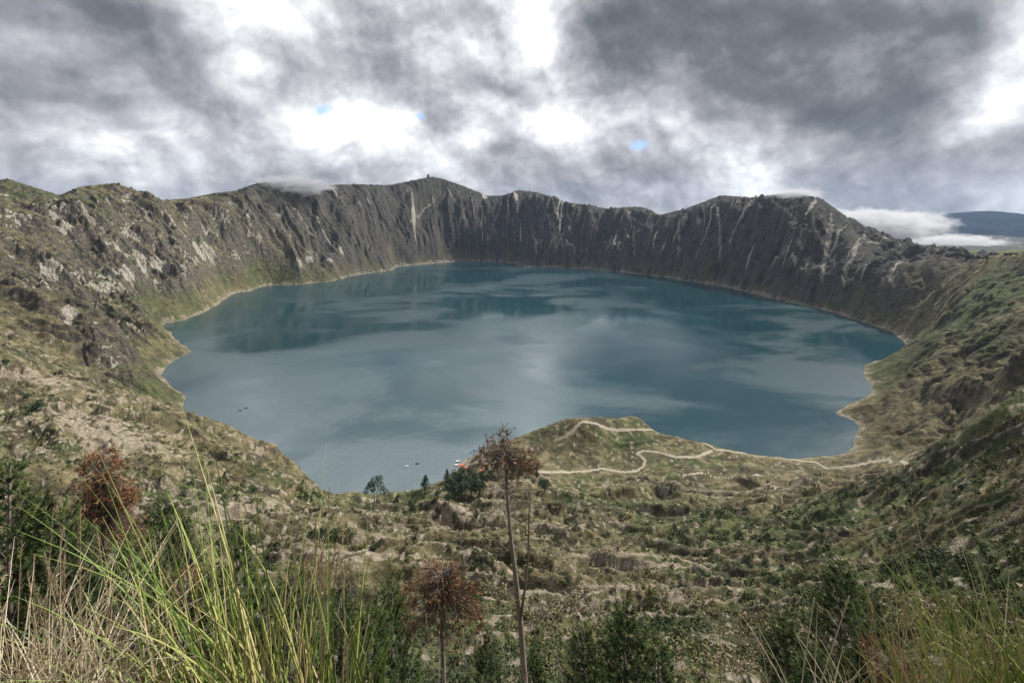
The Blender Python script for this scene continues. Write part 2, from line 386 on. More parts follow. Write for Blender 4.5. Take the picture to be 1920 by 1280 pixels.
# fit the crest line: raise or lower the ground round the rim until the skyline has its traced height
_rx = np.array([(r[0] - 960) / F for r in RIM]); _ry = np.array([(400 - r[1]) / F for r in RIM]); _rY = np.array([r[2] for r in RIM])
_wr = np.exp(-(DR / 190.) ** 2) * ss(150, 420, D)
_kk = np.hanning(13); _kk /= _kk.sum()
for _it in range(3):
    _el = np.where((Yg > 700) & (DR < 700), (z - H) / Yg, -9.); _ro = _el.argmax(0); _Y = rowY[_ro]; _uu = colU * (_Y + AP) / _Y
    _tg = np.interp(_uu, _rx, _ry); _dz = (_tg - _el.max(0)) * _Y; _dz[(_uu < _rx[0]) | (_uu > _rx[-1]) | (_el.max(0) < -5)] = 0
    _dz = np.convolve(np.pad(_dz, 6, mode='edge'), _kk, 'valid')
    z = z + _wr * _dz[None].astype(f4) * .9
z = z.astype(f4)
# beyond the rim: low plains that run to the horizon
farout = ss(4600, 7000, Yg); z = z * (1 - farout) + farout * (-30 + 60 * fbm(*XY(2200), 3, 105))

def smp(Fg, X, Y):               # bilinear sampling of a grid field
    X = np.asarray(X, float); Y = np.asarray(Y, float)
    ri = np.interp(Y, rowY, np.arange(len(rowY))); i0 = np.clip(ri.astype(int), 0, len(rowY) - 2); fr = ri - i0
    ci = np.interp(X / (Y + AP), colU, np.arange(len(colU))); j0 = np.clip(ci.astype(int), 0, len(colU) - 2); fc = ci - j0
    return (Fg[i0, j0] * (1 - fr) * (1 - fc) + Fg[i0 + 1, j0] * fr * (1 - fc) + Fg[i0, j0 + 1] * (1 - fr) * fc + Fg[i0 + 1, j0 + 1] * fr * fc)
def gz(x, y): return float(smp(z, x, y))
def hit(px, py, y0=3., y1=5000.):   # where the line of sight through a photograph pixel meets the ground
    Ys = np.geomspace(y0, y1, 6000); Xs = (px - 960) / F * Ys; Zs = H + (400 - py) / F * Ys
    g = np.maximum(smp(z, Xs, Ys), 0); i = np.argmax(g >= Zs)
    if g[i] < Zs[i]: return None
    return np.array((Xs[i], Ys[i], g[i]))

# ------------------------------------------------------------------ paths
PATHS = [
 ([(1010,884),(1050,883),(1085,883)],3.2),
 ([(1085,883),(1130,880),(1175,882),(1195,880),(1208,872),(1210,862),(1195,850),(1205,845),(1235,848),(1270,857),(1310,855),(1335,845)],2.6),
 ([(1060,820),(1075,806),(1082,797),(1092,788),(1115,793),(1135,803),(1170,805),(1210,806),(1250,813),(1290,820),(1325,832),(1340,842),(1380,848),(1440,855),(1490,862),(1530,866),(1570,873),(1600,872),(1640,866),(1668,862)],2.6),
 ([(1040,826),(1060,820)],1.6),
 ([(1668,862),(1700,868),(1730,860),(1760,856),(1785,853),(1783,843),(1792,836),(1802,842),(1802,852),(1785,858)],3.0),
 ([(1690,884),(1730,878),(1760,868),(1785,858)],2.6),
 ([(1280,890),(1320,884),(1370,893),(1420,890),(1460,894),(1510,892)],1.3),
]
pathm = np.zeros(z.shape, f4)
for pts, wd in PATHS:
    wp = [hit(x, y) for x, y in pts]; wp = [p[:2] for p in wp if p is not None and 350 < p[1] < 900]
    if len(wp) < 2: continue
    # subdivide with a little wander
    q_ = [wp[0]]
    for a, b in zip(wp[:-1], wp[1:]):
        if np.linalg.norm(b - a) > 130: q_.append(b); continue
        for k in range(1, 5):
            q_.append(a + (b - a) * k / 4 + (rng.normal(0, .5, 2) if k < 4 else 0))
    wp = np.array(q_); r0 = np.searchsorted(rowY, wp[:, 1].min() - 15); r1 = np.searchsorted(rowY, wp[:, 1].max() + 15)
    sub = slice(r0, r1); Xs, Ys = Xg[sub], Yg[sub]; dm = np.full(Xs.shape, 1e9, f4)
    for a, b in zip(wp[:-1], wp[1:]):
        e = b - a; L = (e ** 2).sum() + 1e-6
        if L > 130 ** 2: continue
        t_ = np.clip(((Xs - a[0]) * e[0] + (Ys - a[1]) * e[1]) / L, 0, 1)
        dm = np.minimum(dm, (Xs - a[0] - t_ * e[0]) ** 2 + (Ys - a[1] - t_ * e[1]) ** 2)
    dm = np.sqrt(dm) + .35 * pn(Xs / 4, Ys / 4, 5) + .25 * wd * pn(Xs / 22, Ys / 22, 6)
    pathm[sub] = np.maximum(pathm[sub], 1 - ss(wd * .55, wd * .85, dm))
# trodden paths are smoother than the ground beside them
_r0, _r1 = np.searchsorted(rowY, [500, 820]); _zb = z[_r0:_r1].copy(); _pm = pathm[_r0:_r1].copy()
for _ in range(10):
    _zb = (_zb + np.roll(_zb, 1, 0) + np.roll(_zb, -1, 0) + np.roll(_zb, 2, 0) + np.roll(_zb, -2, 0) + np.roll(_zb, 1, 1) + np.roll(_zb, -1, 1)) / 7
    _pm = np.maximum(_pm, .86 * np.maximum(np.maximum(np.roll(_pm, 1, 0), np.roll(_pm, -1, 0)), np.maximum(np.roll(_pm, 1, 1), np.roll(_pm, -1, 1))))
z[_r0:_r1] += (_zb - z[_r0:_r1]) * np.clip(_pm * 1.4, 0, 1) * (D[_r0:_r1] > 8)

# ------------------------------------------------------------------ surface masks
dzY = np.gradient(z, axis=0) / np.maximum(np.gradient(Yg, axis=0), 1e-3)
dzu = np.gradient(z, axis=1) / np.maximum(np.gradient(Xg, axis=1), 1e-3)
slope = np.sqrt(dzY ** 2 + dzu ** 2)
n1 = fbm(*XY(70), 4, 111); n2 = fbm(*XY(19), 3, 121); n3 = fbm(*XY(6), 2, 131)
n0 = fbm(*XY(420), 3, 141)
farw = ss(1950, 2900, Yg + np.maximum(Xg, 0) * .75) * (1 - fore)          # the charcoal back wall, drawn nearer so its dark colour also paints gully shading
# pale scree: long chutes down the wall + bare scarps
chute = ss(.80, .97, 1 - np.abs(pn(A2 / 80, D / 1100, 151)) * 2.2) * ss(-.15, .3, pn(A2 / 60, D / 230, 153) + .25 * n2 + .2 * n3)
chute2 = ss(.86, .99, 1 - np.abs(pn(A2 / 38, D / 600, 155)) * 2.2) * ss(-.05, .35, pn(A2 / 40, D / 140, 157) + .25 * n3)
rock = ss(1.15, 1.75, slope + .5 * n2 + .3 * n3) * wall
patch = ss(.30, .55, n1 + .55 * n3) * ss(.9, 1.35, slope)
pale = np.clip(wall * np.maximum(np.maximum(chute * 1.0, chute2 * .75) * (.35 + .65 * farw), patch * (1 - .6 * farw) * .9), 0, 1)
def line_mask(pts, wd, seed):
    wp = [hit(x, y, 700.) for x, y in pts]; wp = [p[:2] for p in wp if p is not None and p[1] < 4200]
    m_ = np.zeros(z.shape, f4)
    if len(wp) < 2: return m_
    wp = np.array(wp); r0 = np.searchsorted(rowY, wp[:, 1].min() - 60); r1 = np.searchsorted(rowY, wp[:, 1].max() + 60); sub = slice(r0, r1)
    Xs, Ys = Xg[sub], Yg[sub]; dm = np.full(Xs.shape, 1e9, f4)
    for a, b in zip(wp[:-1], wp[1:]):
        e = b - a; L = (e ** 2).sum() + 1e-6; t_ = np.clip(((Xs - a[0]) * e[0] + (Ys - a[1]) * e[1]) / L, 0, 1)
        dm = np.minimum(dm, (Xs - a[0] - t_ * e[0]) ** 2 + (Ys - a[1] - t_ * e[1]) ** 2)
    m_[sub] = 1 - ss(wd * .5, wd, np.sqrt(dm) + wd * .8 * pn(Xs / 18, Ys / 18, seed)); return m_
for i_, (pts, wd) in enumerate([([(1406,541),(1440,506),(1476,462)],12), ([(1396,542),(1425,512)],8), ([(838,352),(868,395),(884,438)],9), ([(1562,420),(1545,495),(1540,545)],10), ([(1622,436),(1600,480),(1578,540)],9), ([(1610,500),(1598,530)],8), ([(768,420),(790,400),(814,380)],8), ([(1560,400),(1552,440),(1548,480)],9), ([(1190,420),(1188,450),(1190,480)],9), ([(1275,410),(1272,470),(1270,500)],10), ([(1345,390),(1350,430),(1350,500)],9), ([(1215,415),(1150,455),(1135,470)],8), ([(1035,372),(1050,420),(1056,470)],9), ([(940,380),(915,450)],8), ([(152,386),(175,420),(200,437)],12), ([(155,388),(165,405)],18), ([(1670,505),(1676,540)],9), ([(1655,520),(1660,545)],7)]):
    pale = np.maximum(pale, .62 * line_mask(pts, wd, 300 + i_))
for (px, py, rr_) in [(390,474,42),(372,468,30),(215,535,32),(240,520,26),(205,520,26),(265,498,24),(290,492,26),(250,480,20),(560,490,30),(580,485,24),(620,487,20),(90,508,18),(105,512,16),(1490,486,14),(640,470,22),(340,500,18),(120,420,20),(100,400,18),(130,590,16)]:
    p_ = hit(px, py, 600.)
    if p_ is not None: pale = np.maximum(pale, .9 * ss(.42, .8, np.exp(-((Xg - p_[0]) ** 2 + (Yg - p_[1]) ** 2) / (rr_ * 1.2) ** 2) + .35 * n3 + .25 * n2))
pale = pale * wall
shorem = (1 - ss(1, 15, D + 12 * n2 + 9 * n1)) * (.5 + .5 * ss(-.3, .3, n3)) * (1 - .4 * fore)
shore2 = .8 * (1 - ss(8, 60, D + 60 * n1 + 20 * n2)) * (1 - fore)
# foreground bare soil on scarps
bare = ss(1.15, 1.6, slope + .35 * n3) * ss(.0, .35, n1 + .5 * n2) * fore
bare = np.maximum(bare, fore * ss(.36, .55, n2 + .4 * n3) * ss(.0, .35, n1) * .5)
crest = np.maximum(np.maximum(ss(.86, .97, ridged(wx / 270 + 3, wy / 31, 1, 76)) * .8, ss(1.02, 1.28, terr) * .9), ss(1.1, 1.35, terr2) * .6) * ss(-.2, .3, n1 + .4 * n3) * (1 - left) * ss(60, 140, Yg)
bare = np.maximum(bare, fore * crest * (1 - .9 * lowm)); bare = bare * (1 - .75 * ss(90, 200, Xg) * (1 - ss(380, 480, Yg)))
# the pale broken ground below the left spur
def blob(px, py, rx, ry):
    p = hit(px, py)
    return np.exp(-(((Xg - p[0]) / rx) ** 2 + ((Yg - p[1]) / ry) ** 2))
bf = ss(1.0, .2, 0) * 0
for (px, py, rx, ry, k) in [(440,940,60,45,.55),(160,790,55,35,.8),(230,830,50,30,.8),(120,720,60,25,.5),(60,700,30,20,.4),(560,940,50,30,.4),(850,975,22,26,.9),(830,1020,30,18,.8),(720,960,35,30,.4),(780,1000,30,16,.4),(560,1030,25,12,.7),(660,1040,25,12,.6)]:
    bf = bf + k * blob(px, py, rx, ry)
bare = np.clip(np.maximum(bare, ss(.25, .75, bf + .9 * n3 + .35 * n2) * fore), 0, 1)
gf = 0
for (px, py, rx, ry, k) in [(480,880,60,40,.8),(1100,905,45,35,1.),(1060,930,35,40,.9),(900,960,25,40,.7),(820,905,60,25,.2),(650,935,40,25,.8),(1350,1070,30,18,.7),(1250,870,70,15,.4),(1850,950,50,60,.7),(1880,1060,30,30,.9),(1450,840,60,15,.4)]:
    gf = gf + k * blob(px, py, rx, ry)
green = np.clip(ss(-.35, .5, n0 + .5 * n1 + .25 * n2) * (1 - farw * .75) * .75 + gf * (.6 + .6 * n2), 0, 1)
beach = np.clip(blob(880, 868, 30, 22) * 1.3 + blob(900, 880, 30, 14) * .9 + blob(790, 915, 25, 14) * .7 + blob(700, 938, 25, 12) * .6, 0, 1)
beach = ss(.35, .6, beach + .25 * n3) * (D > 0)
dirt = np.clip(np.maximum(np.maximum(shorem, beach), 0), 0, 1)

strk = ss(-.15, .65, pn(A2 / 17, D / 230, 161) + .6 * pn(A2 / 7.5, D / 100, 163) + .35 * n3 + .2 * n1)
def grid_mesh(name, mask_face, mat):
    nr, nc = z.shape
    idx = np.arange(nr * nc).reshape(nr, nc)
    q4 = np.stack([idx[:-1, :-1], idx[:-1, 1:], idx[1:, 1:], idx[1:, :-1]], -1)[mask_face]
    used = np.zeros(nr * nc, bool); used[q4.ravel()] = True
    remap = np.cumsum(used) - 1; q4 = remap[q4].astype(np.int32)
    co = np.stack([Xg, Yg, z], -1).reshape(-1, 3)[used].astype(f4)
    me = bpy.data.meshes.new(name); me.vertices.add(len(co)); me.vertices.foreach_set('co', co.ravel())
    me.loops.add(q4.size); me.loops.foreach_set('vertex_index', q4.ravel())
    me.polygons.add(len(q4)); me.polygons.foreach_set('loop_start', np.arange(0, q4.size, 4, dtype=np.int32))
    me.polygons.foreach_set('use_smooth', np.ones(len(q4), bool))
    me.update(calc_edges=True)
    for nm, ch in (('m1', (rock, green, pale)), ('m2', (dirt, farw, shore2)), ('m3', (bare, fore, strk))):
        a = me.color_attributes.new(nm, 'FLOAT_COLOR', 'POINT')
        v = np.stack([c.ravel()[used] for c in ch] + [np.ones(used.sum())], -1).astype(f4)
        a.data.foreach_set('color', v.ravel())
    me.materials.append(mat)
    o = bpy.data.objects.new(name, me); COL.objects.link(o); return o

# ------------------------------------------------------------------ ground material
mg, t, b = new_mat('ground')
at = lambda nm: t.node('ShaderNodeAttribute', attribute_name=nm)
def sep(nm):
    s = t.node('ShaderNodeSeparateColor'); t.l.new(at(nm).outputs['Color'], s.inputs[0]); return s.outputs
rk, gr, pl = sep('m1'); dt, fw, s2 = sep('m2'); br, fo, nn = sep('m3')
gpos = t.node('ShaderNodeNewGeometry').outputs['Position']
f_b = t.noise(gpos, .012, 6, .6); f_m = t.noise(gpos, .07, 6, .65); f_f = t.noise(gpos, .35, 6, .7); f_x = t.noise(gpos, 1.6, 5, .7)
grass = t.ramp(f_m, [(.28, (.028, .032, .016)), (.42, (.080, .074, .038)), (.54, (.15, .130, .074)), (.70, (.245, .205, .125))])
greenc = t.ramp(f_m, [(.3, (.030, .042, .020)), (.5, (.070, .085, .036)), (.72, (.145, .150, .062))])
c = t.mix(t.rng(t.math('ADD', gr, t.math('MULTIPLY', t.math('SUBTRACT', f_f, .5), 1.2)), .25, .8), grass, greenc)
heath = t.rng(t.noise(gpos, .028, 8, .72), .49, .58)
c = t.mix(t.math('MULTIPLY', heath, .82), c, t.ramp(f_f, [(.3, (.020, .019, .014)), (.5, (.055, .048, .034)), (.7, (.105, .088, .066))]))
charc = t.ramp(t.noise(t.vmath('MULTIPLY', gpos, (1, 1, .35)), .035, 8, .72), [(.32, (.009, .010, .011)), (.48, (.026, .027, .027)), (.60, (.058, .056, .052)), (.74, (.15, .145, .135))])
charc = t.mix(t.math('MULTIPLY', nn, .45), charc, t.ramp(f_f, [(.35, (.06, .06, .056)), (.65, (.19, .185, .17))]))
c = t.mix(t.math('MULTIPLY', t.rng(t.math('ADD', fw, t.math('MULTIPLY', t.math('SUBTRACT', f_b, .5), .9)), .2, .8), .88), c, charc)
rockc = t.ramp(t.noise(t.vmath('MULTIPLY', gpos, (1, 1, .5)), .11, 8, .72), [(.3, (.030, .027, .024)), (.5, (.085, .075, .062)), (.65, (.19, .165, .13)), (.8, (.34, .30, .24))])
c = t.mix(t.math('MULTIPLY', t.rng(t.math('ADD', rk, t.math('MULTIPLY', t.math('SUBTRACT', f_f, .5), .8)), .3, .8), t.math('SUBTRACT', 1., t.math('MULTIPLY', fw, .6))), c, rockc)
yel = t.ramp(f_f, [(.3, (.075, .075, .035)), (.7, (.20, .17, .09))])
c = t.mix(t.math('MULTIPLY', s2, .55), c, yel)
palec = t.ramp(f_f, [(.3, (.20, .18, .15)), (.55, (.36, .33, .28)), (.8, (.50, .46, .39))])
c = t.mix(t.rng(t.math('ADD', pl, t.math('MULTIPLY', t.math('SUBTRACT', f_f, .5), .9)), .35, .85), c, palec)
barec = t.ramp(f_f, [(.3, (.12, .10, .075)), (.5, (.23, .195, .145)), (.72, (.40, .355, .285))])
c = t.mix(t.rng(t.math('ADD', br, t.math('MULTIPLY', t.math('SUBTRACT', f_x, .5), .9)), .3, .8), c, barec)
c = t.mix(t.math('MULTIPLY', dt, t.rng(f_m, .35, .6, .25, .8)), c, t.ramp(f_x, [(.3, (.24, .20, .165)), (.7, (.42, .36, .30))]))
# speckle of tufts and stones
spk = t.rng(f_x, .35, .68, .42, 1.42, False)
c = t.mix(1., c, t.node('ShaderNodeCombineColor').outputs[0], 'MULTIPLY')
cmb = c.node.inputs[7].links[0].from_node
for i in range(3): t.l.new(spk, cmb.inputs[i])
t.l.new(c, b.inputs['Base Color']); b.inputs['Roughness'].default_value = .95; b.inputs['Specular IOR Level'].default_value = .1
hgt = t.math('ADD', t.math('MULTIPLY', f_f, 2.2), t.math('MULTIPLY', f_x, .6))
hgt = t.math('ADD', hgt, t.math('MULTIPLY', f_m, t.math('MULTIPLY', t.math('SUBTRACT', 1., fo), 14.)))
t.l.new(t.bump(hgt, 1.0, 1.0), b.inputs['Normal'])
mp, t, b = new_mat('path_dirt')
gp = t.node('ShaderNodeNewGeometry').outputs['Position']
t.l.new(t.ramp(t.noise(gp, .8, 6, .65), [(.3, (.17, .145, .11)), (.7, (.33, .29, .225))]), b.inputs['Base Color'])
t.l.new(t.bump(t.noise(gp, 3, 4, .6), .6, .3), b.inputs['Normal'])

fm = (pathm[:-1, :-1] + pathm[1:, 1:] + pathm[:-1, 1:] + pathm[1:, :-1]) / 4 > .45
deep = np.maximum(np.maximum(z[:-1, :-1], z[1:, 1:]), np.maximum(z[:-1, 1:], z[1:, :-1])) < -6
deep &= D[:-1, :-1] < 0
terrain = grid_mesh('terrain', ~fm & ~deep, mg); terrain['kind'] = 'structure'
pth = grid_mesh('path', fm & ~deep, mp); pth['kind'] = 'structure'
print('terrain verts', len(terrain.data.vertices))

# ------------------------------------------------------------------ lake
mw, t, b = new_mat('water')
gp = t.node('ShaderNodeNewGeometry').outputs['Position']
wd = t.noise(t.vmath('MULTIPLY', gp, (.5, 1., 1.)), .0018, 5, .55, dist=.4)
cl = t.ramp(wd, [(.3, (.004, .022, .030)), (.6, (.009, .040, .050)), (.8, (.016, .058, .068))])
t.l.new(cl, b.inputs['Base Color'])
b.inputs['IOR'].default_value = 1.9; b.inputs['Specular IOR Level'].default_value = .5
streak = t.noise(t.vmath('MULTIPLY', gp, (.6, 1., 1.)), .0032, 7, .60, dist=.5)
t.l.new(t.rng(streak, .40, .60, .03, .26), b.inputs['Roughness'])
rip = t.math('ADD', t.noise(gp, .55, 6, .7), t.math('MULTIPLY', t.noise(gp, .11, 3, .5), 1.2))
bn = t.node('ShaderNodeBump'); t.put(bn.inputs['Height'], rip); bn.inputs['Distance'].default_value = .35
t.put(bn.inputs['Strength'], t.rng(streak, .40, .62, .15, .8)); t.l.new(bn.outputs[0], b.inputs['Normal'])
me = bpy.data.meshes.new('lake'); nn_ = 40
xs = np.linspace(-1500, 1350, nn_); ys = np.linspace(540, 3480, nn_)
vv = [(x, y, 0.) for y in ys for x in xs]; ff = [(j * nn_ + i, j * nn_ + i + 1, (j + 1) * nn_ + i + 1, (j + 1) * nn_ + i) for j in range(nn_ - 1) for i in range(nn_ - 1)]
me.from_pydata(vv, [], ff); me.materials.append(mw); lake = bpy.data.objects.new('water', me); COL.objects.link(lake); lake['kind'] = 'structure'

# ================================================================== things
def tag(o, label, cat, group=None):
    o['label'] = label; o['category'] = cat
    if group: o['group'] = group
    return o
def empty(name, loc, rz=0):
    o = bpy.data.objects.new(name, None); COL.objects.link(o); o.location = loc; o.rotation_euler = (0, 0, rz); o.empty_display_size = .3
    return o
class MB:                        # collects polygons in numpy chunks -> one mesh
    def __init__(s): s.v = []; s.f = []; s.t = []; s.n = 0
    def add(s, v, f, tint=.5):
        v = np.asarray(v, f4).reshape(-1, 3); s.v.append(v)
        for q_ in f: s.f.append(tuple(i + s.n for i in q_))
        s.t.append(np.broadcast_to(np.asarray(tint, f4), (len(v),))); s.n += len(v)
    def tris(s, v, tint=.5):     # v (n,3,3)
        v = np.asarray(v, f4); k = len(v); s.v.append(v.reshape(-1, 3)); i = np.arange(k * 3).reshape(-1, 3) + s.n
        s.f.extend(map(tuple, i.tolist())); tt = np.asarray(tint, f4)
        s.t.append(np.repeat(np.broadcast_to(tt, (k,)), 3)); s.n += k * 3
    def tube(s, pts, rad, sides=5, tint=.5, cap=True):
        pts = [np.asarray(p, float) for p in pts]; vs = []; m = len(pts)
        for i, p in enumerate(pts):
            d = pts[min(i + 1, m - 1)] - pts[max(i - 1, 0)]; d = d / (np.linalg.norm(d) + 1e-9)
            a = np.cross(d, (0.3, .9, .1)); a /= np.linalg.norm(a) + 1e-9; b_ = np.cross(d, a)
            r = rad[i] if hasattr(rad, '__len__') else rad
            for k in range(sides):
                w = 2 * math.pi * k / sides; vs.append(p + r * (math.cos(w) * a + math.sin(w) * b_))
        fs = [(i * sides + k, i * sides + (k + 1) % sides, (i + 1) * sides + (k + 1) % sides, (i + 1) * sides + k) for i in range(m - 1) for k in range(sides)]
        if cap: fs.append(tuple(range((m - 1) * sides, m * sides))); fs.append(tuple(range(sides))[::-1])
        s.add(vs, fs, tint)
    def mesh(s, name, mat, smooth=False):
        me = bpy.data.meshes.new(name); me.from_pydata(np.concatenate(s.v).tolist(), [], s.f)
        a = me.attributes.new('tint', 'FLOAT', 'POINT'); a.data.foreach_set('value', np.concatenate(s.t).astype(f4))
        if smooth: me.polygons.foreach_set('use_smooth', [True] * len(me.polygons))
        me.materials.append(mat); return me
    def build(s, name, mat, parent=None, smooth=False):
        o = bpy.data.objects.new(name, s.mesh(name, mat, smooth)); COL.objects.link(o)
        if parent: o.parent = parent
        return o

def tint_mat(name, stops, rough=.8, var=.25, nscale=3., trans=0.):
    m, t, b = new_mat(name); a = t.node('ShaderNodeAttribute', attribute_name='tint').outputs['Fac']
    p = t.node('ShaderNodeTexCoord').outputs['Object']
    f = t.math('ADD', a, t.math('MULTIPLY', t.math('SUBTRACT', t.noise(p, nscale, 4, .6), .5), var))
    c = t.ramp(f, stops); t.l.new(c, b.inputs['Base Color']); b.inputs['Roughness'].default_value = rough
    if trans: b.inputs['Transmission Weight'].default_value = 0; b.inputs['Subsurface Weight'].default_value = 0
    return m
M_needle = tint_mat('pine_needles', [(0, (.006, .017, .008)), (.45, (.026, .052, .018)), (.75, (.080, .115, .035)), (1, (.17, .19, .06))])
M_red = tint_mat('dead_needles', [(0, (.05, .026, .015)), (.4, (.13, .058, .030)), (.7, (.23, .115, .058)), (1, (.32, .20, .11))])
M_dkred = tint_mat('brown_needles', [(0, (.030, .020, .013)), (.4, (.095, .050, .028)), (.7, (.19, .095, .045)), (1, (.28, .16, .085))])
M_bark = tint_mat('bark', [(0, (.055, .045, .038)), (.5, (.16, .135, .115)), (1, (.30, .265, .235))], .9, .8, 9.)
M_twig = tint_mat('dry_twigs', [(0, (.10, .085, .075)), (.5, (.22, .19, .17)), (1, (.36, .32, .29))], .9)
M_grass = tint_mat('grass_blades', [(0, (.055, .11, .020)), (.35, (.15, .21, .045)), (.6, (.33, .34, .11)), (.8, (.42, .34, .18)), (1, (.50, .41, .27))], .6, .2, 2.)
M_straw = tint_mat('dry_grass', [(0, (.16, .10, .055)), (.5, (.34, .27, .17)), (1, (.52, .46, .34))], .7, .2, 4.)
M_leaf = tint_mat('leaves', [(0, (.010, .024, .013)), (.4, (.026, .052, .024)), (.7, (.058, .085, .034)), (1, (.12, .13, .055))])
M_scrub = tint_mat('scrub_leaves', [(0, (.014, .026, .010)), (.22, (.034, .052, .018)), (.42, (.075, .088, .034)), (.6, (.14, .12, .058)), (.78, (.20, .165, .10)), (.9, (.12, .085, .065)), (1, (.20, .175, .15))], .9, .2, .4)

def rnd(a, b): return float(rng.uniform(a, b))
def leafclump(mb, cen, rad, n_, size, tint, flat=1., tv=.12):
    """n_ leaf-sized triangles through an ellipsoid's volume, denser to the outside"""
    d = rng.normal(0, 1, (n_, 3)); d /= np.linalg.norm(d, axis=1)[:, None]
    r = rng.uniform(.35, 1., (n_, 1)) ** .5; p = np.asarray(cen) + d * r * np.asarray(rad)
    a = rng.normal(0, 1, (n_, 3)); a /= np.linalg.norm(a, axis=1)[:, None]; b_ = np.cross(a, d + rng.normal(0, .5, (n_, 3))); b_ /= np.linalg.norm(b_, axis=1)[:, None] + 1e-6
    s_ = size * rng.uniform(.6, 1.4, (n_, 1))
    v = np.stack([p - a * s_, p + a * s_, p + b_ * s_ * 1.5 * flat], 1)
    mb.tris(v, np.clip(tint + rng.normal(0, tv, n_), 0, 1))

def needle_shoots(mb, base, dirs, L, n_, ln, wd, tint):
    """bottle-brush shoots: base (m,3), dirs (m,3)"""
    m = len(base); t_ = rng.uniform(.1, 1, (m, n_, 1)); p = base[:, None] + dirs[:, None] * t_ * L[:, None, None]
    s_ = rng.normal(0, 1, (m, n_, 3)); s_ -= (s_ * dirs[:, None]).sum(-1, keepdims=True) * dirs[:, None]; s_ /= np.linalg.norm(s_, axis=-1, keepdims=True) + 1e-6
    d = s_ * .8 + dirs[:, None] * .75; w = np.cross(d, rng.normal(0, 1, d.shape)); w /= np.linalg.norm(w, axis=-1, keepdims=True) + 1e-6
    v = np.stack([p - w * wd, p + w * wd, p + d * ln], 2).reshape(-1, 3, 3)
    tt = np.repeat(np.clip(np.asarray(tint) + rng.normal(0, .12, m), 0, 1), n_) + rng.normal(0, .07, m * n_)
    mb.tris(v, np.clip(tt, 0, 1))

def unit(v): v = np.asarray(v, float); return v / (np.linalg.norm(v) + 1e-9)
def pine_meshes(h, w, seed, crown_from=.25, mat=None, dens=1., lean=0.):
    """young pine: whorls of upswept limbs carrying needle brushes; returns (trunk mesh, limb mesh, crown mesh)"""
    global rng
    keep_ = rng; rng = np.random.default_rng(seed)
    tk = MB(); lb = MB(); cr = MB()
    tp = [np.array((lean * (i / 8) ** 2 + rnd(-.03, .03), rnd(-.03, .03), h * i / 8)) for i in range(9)]
    tk.tube(tp, [.02 * h * (1 - i / 8.6) * .75 + .01 for i in range(9)], 7, .5)
    B = []; Dr = []; Ls = []; Tt = []
    zc = h * crown_from
    while zc < h * .97:
        k = (zc / h - crown_from) / (1 - crown_from); reach = w / 2 * (1 - k) ** 1.05 * rnd(.75, 1.15) + .12
        nb = int(rng.integers(4, 7)); a0 = rnd(0, 6.28)
        for i in range(nb):
            a = a0 + i * 6.283 / nb + rnd(-.3, .3); L = reach * rnd(.7, 1.15); up_ = rnd(.2, .5) + k * .9
            p0 = np.array((lean * (zc / h) ** 2, 0, zc)); dirh = np.array((math.cos(a), math.sin(a), 0))
            pts = [p0 + dirh * L * t_ + np.array((0, 0, 1)) * L * (up_ * t_ ** 1.6) for t_ in (0, .35, .7, 1)]
            lb.tube(pts, [.006 * h * (.35 + reach / w), .018, .012, .006], 4, .4, False)
            ns = max(4, int(L * 12 * dens))
            for j in range(ns):
                t_ = rnd(.25, 1.0); q_ = p0 + dirh * L * t_ + np.array((0, 0, 1)) * L * up_ * t_ ** 1.6
                side = rnd(-1, 1) * .9; dd = unit(dirh * (.5 + t_ * .4) + np.cross(dirh, (0, 0, 1)) * side + np.array((0, 0, rnd(.3, 1.0))))
                B.append(q_); Dr.append(dd); Ls.append(rnd(.18, .42) * (1 if L > .4 else .7)); Tt.append(.38 + .25 * t_ + rnd(-.1, .1))
            B.append(pts[-1]); Dr.append(unit(dirh * .5 + np.array((0, 0, 1)))); Ls.append(rnd(.3, .5)); Tt.append(.72)
        zc += rnd(.28, .48) * (1 if h > 4 else .6)
    for j in range(3): B.append(np.array((lean, 0, h * .97))); Dr.append(unit((rnd(-.25, .25), rnd(-.25, .25), 1))); Ls.append(.6); Tt.append(.75)
    needle_shoots(cr, np.array(B), np.array(Dr), np.array(Ls), 30, .15, .0115, np.array(Tt))
    rng = keep_
    return tk.mesh('trunk', M_bark, True), lb.mesh('branch', M_bark, True), cr.mesh('crown', mat or M_needle)
def place_tree(name, meshes, names, loc, rz, scale, label, cat, group=None):
    root = empty(name, loc, rz); root.scale = scale if hasattr(scale, '__len__') else (scale,) * 3
    tag(root, label, cat, group)
    for nm, me in zip(names, meshes):
        o = bpy.data.objects.new(nm, me); COL.objects.link(o); o.parent = root
    return root

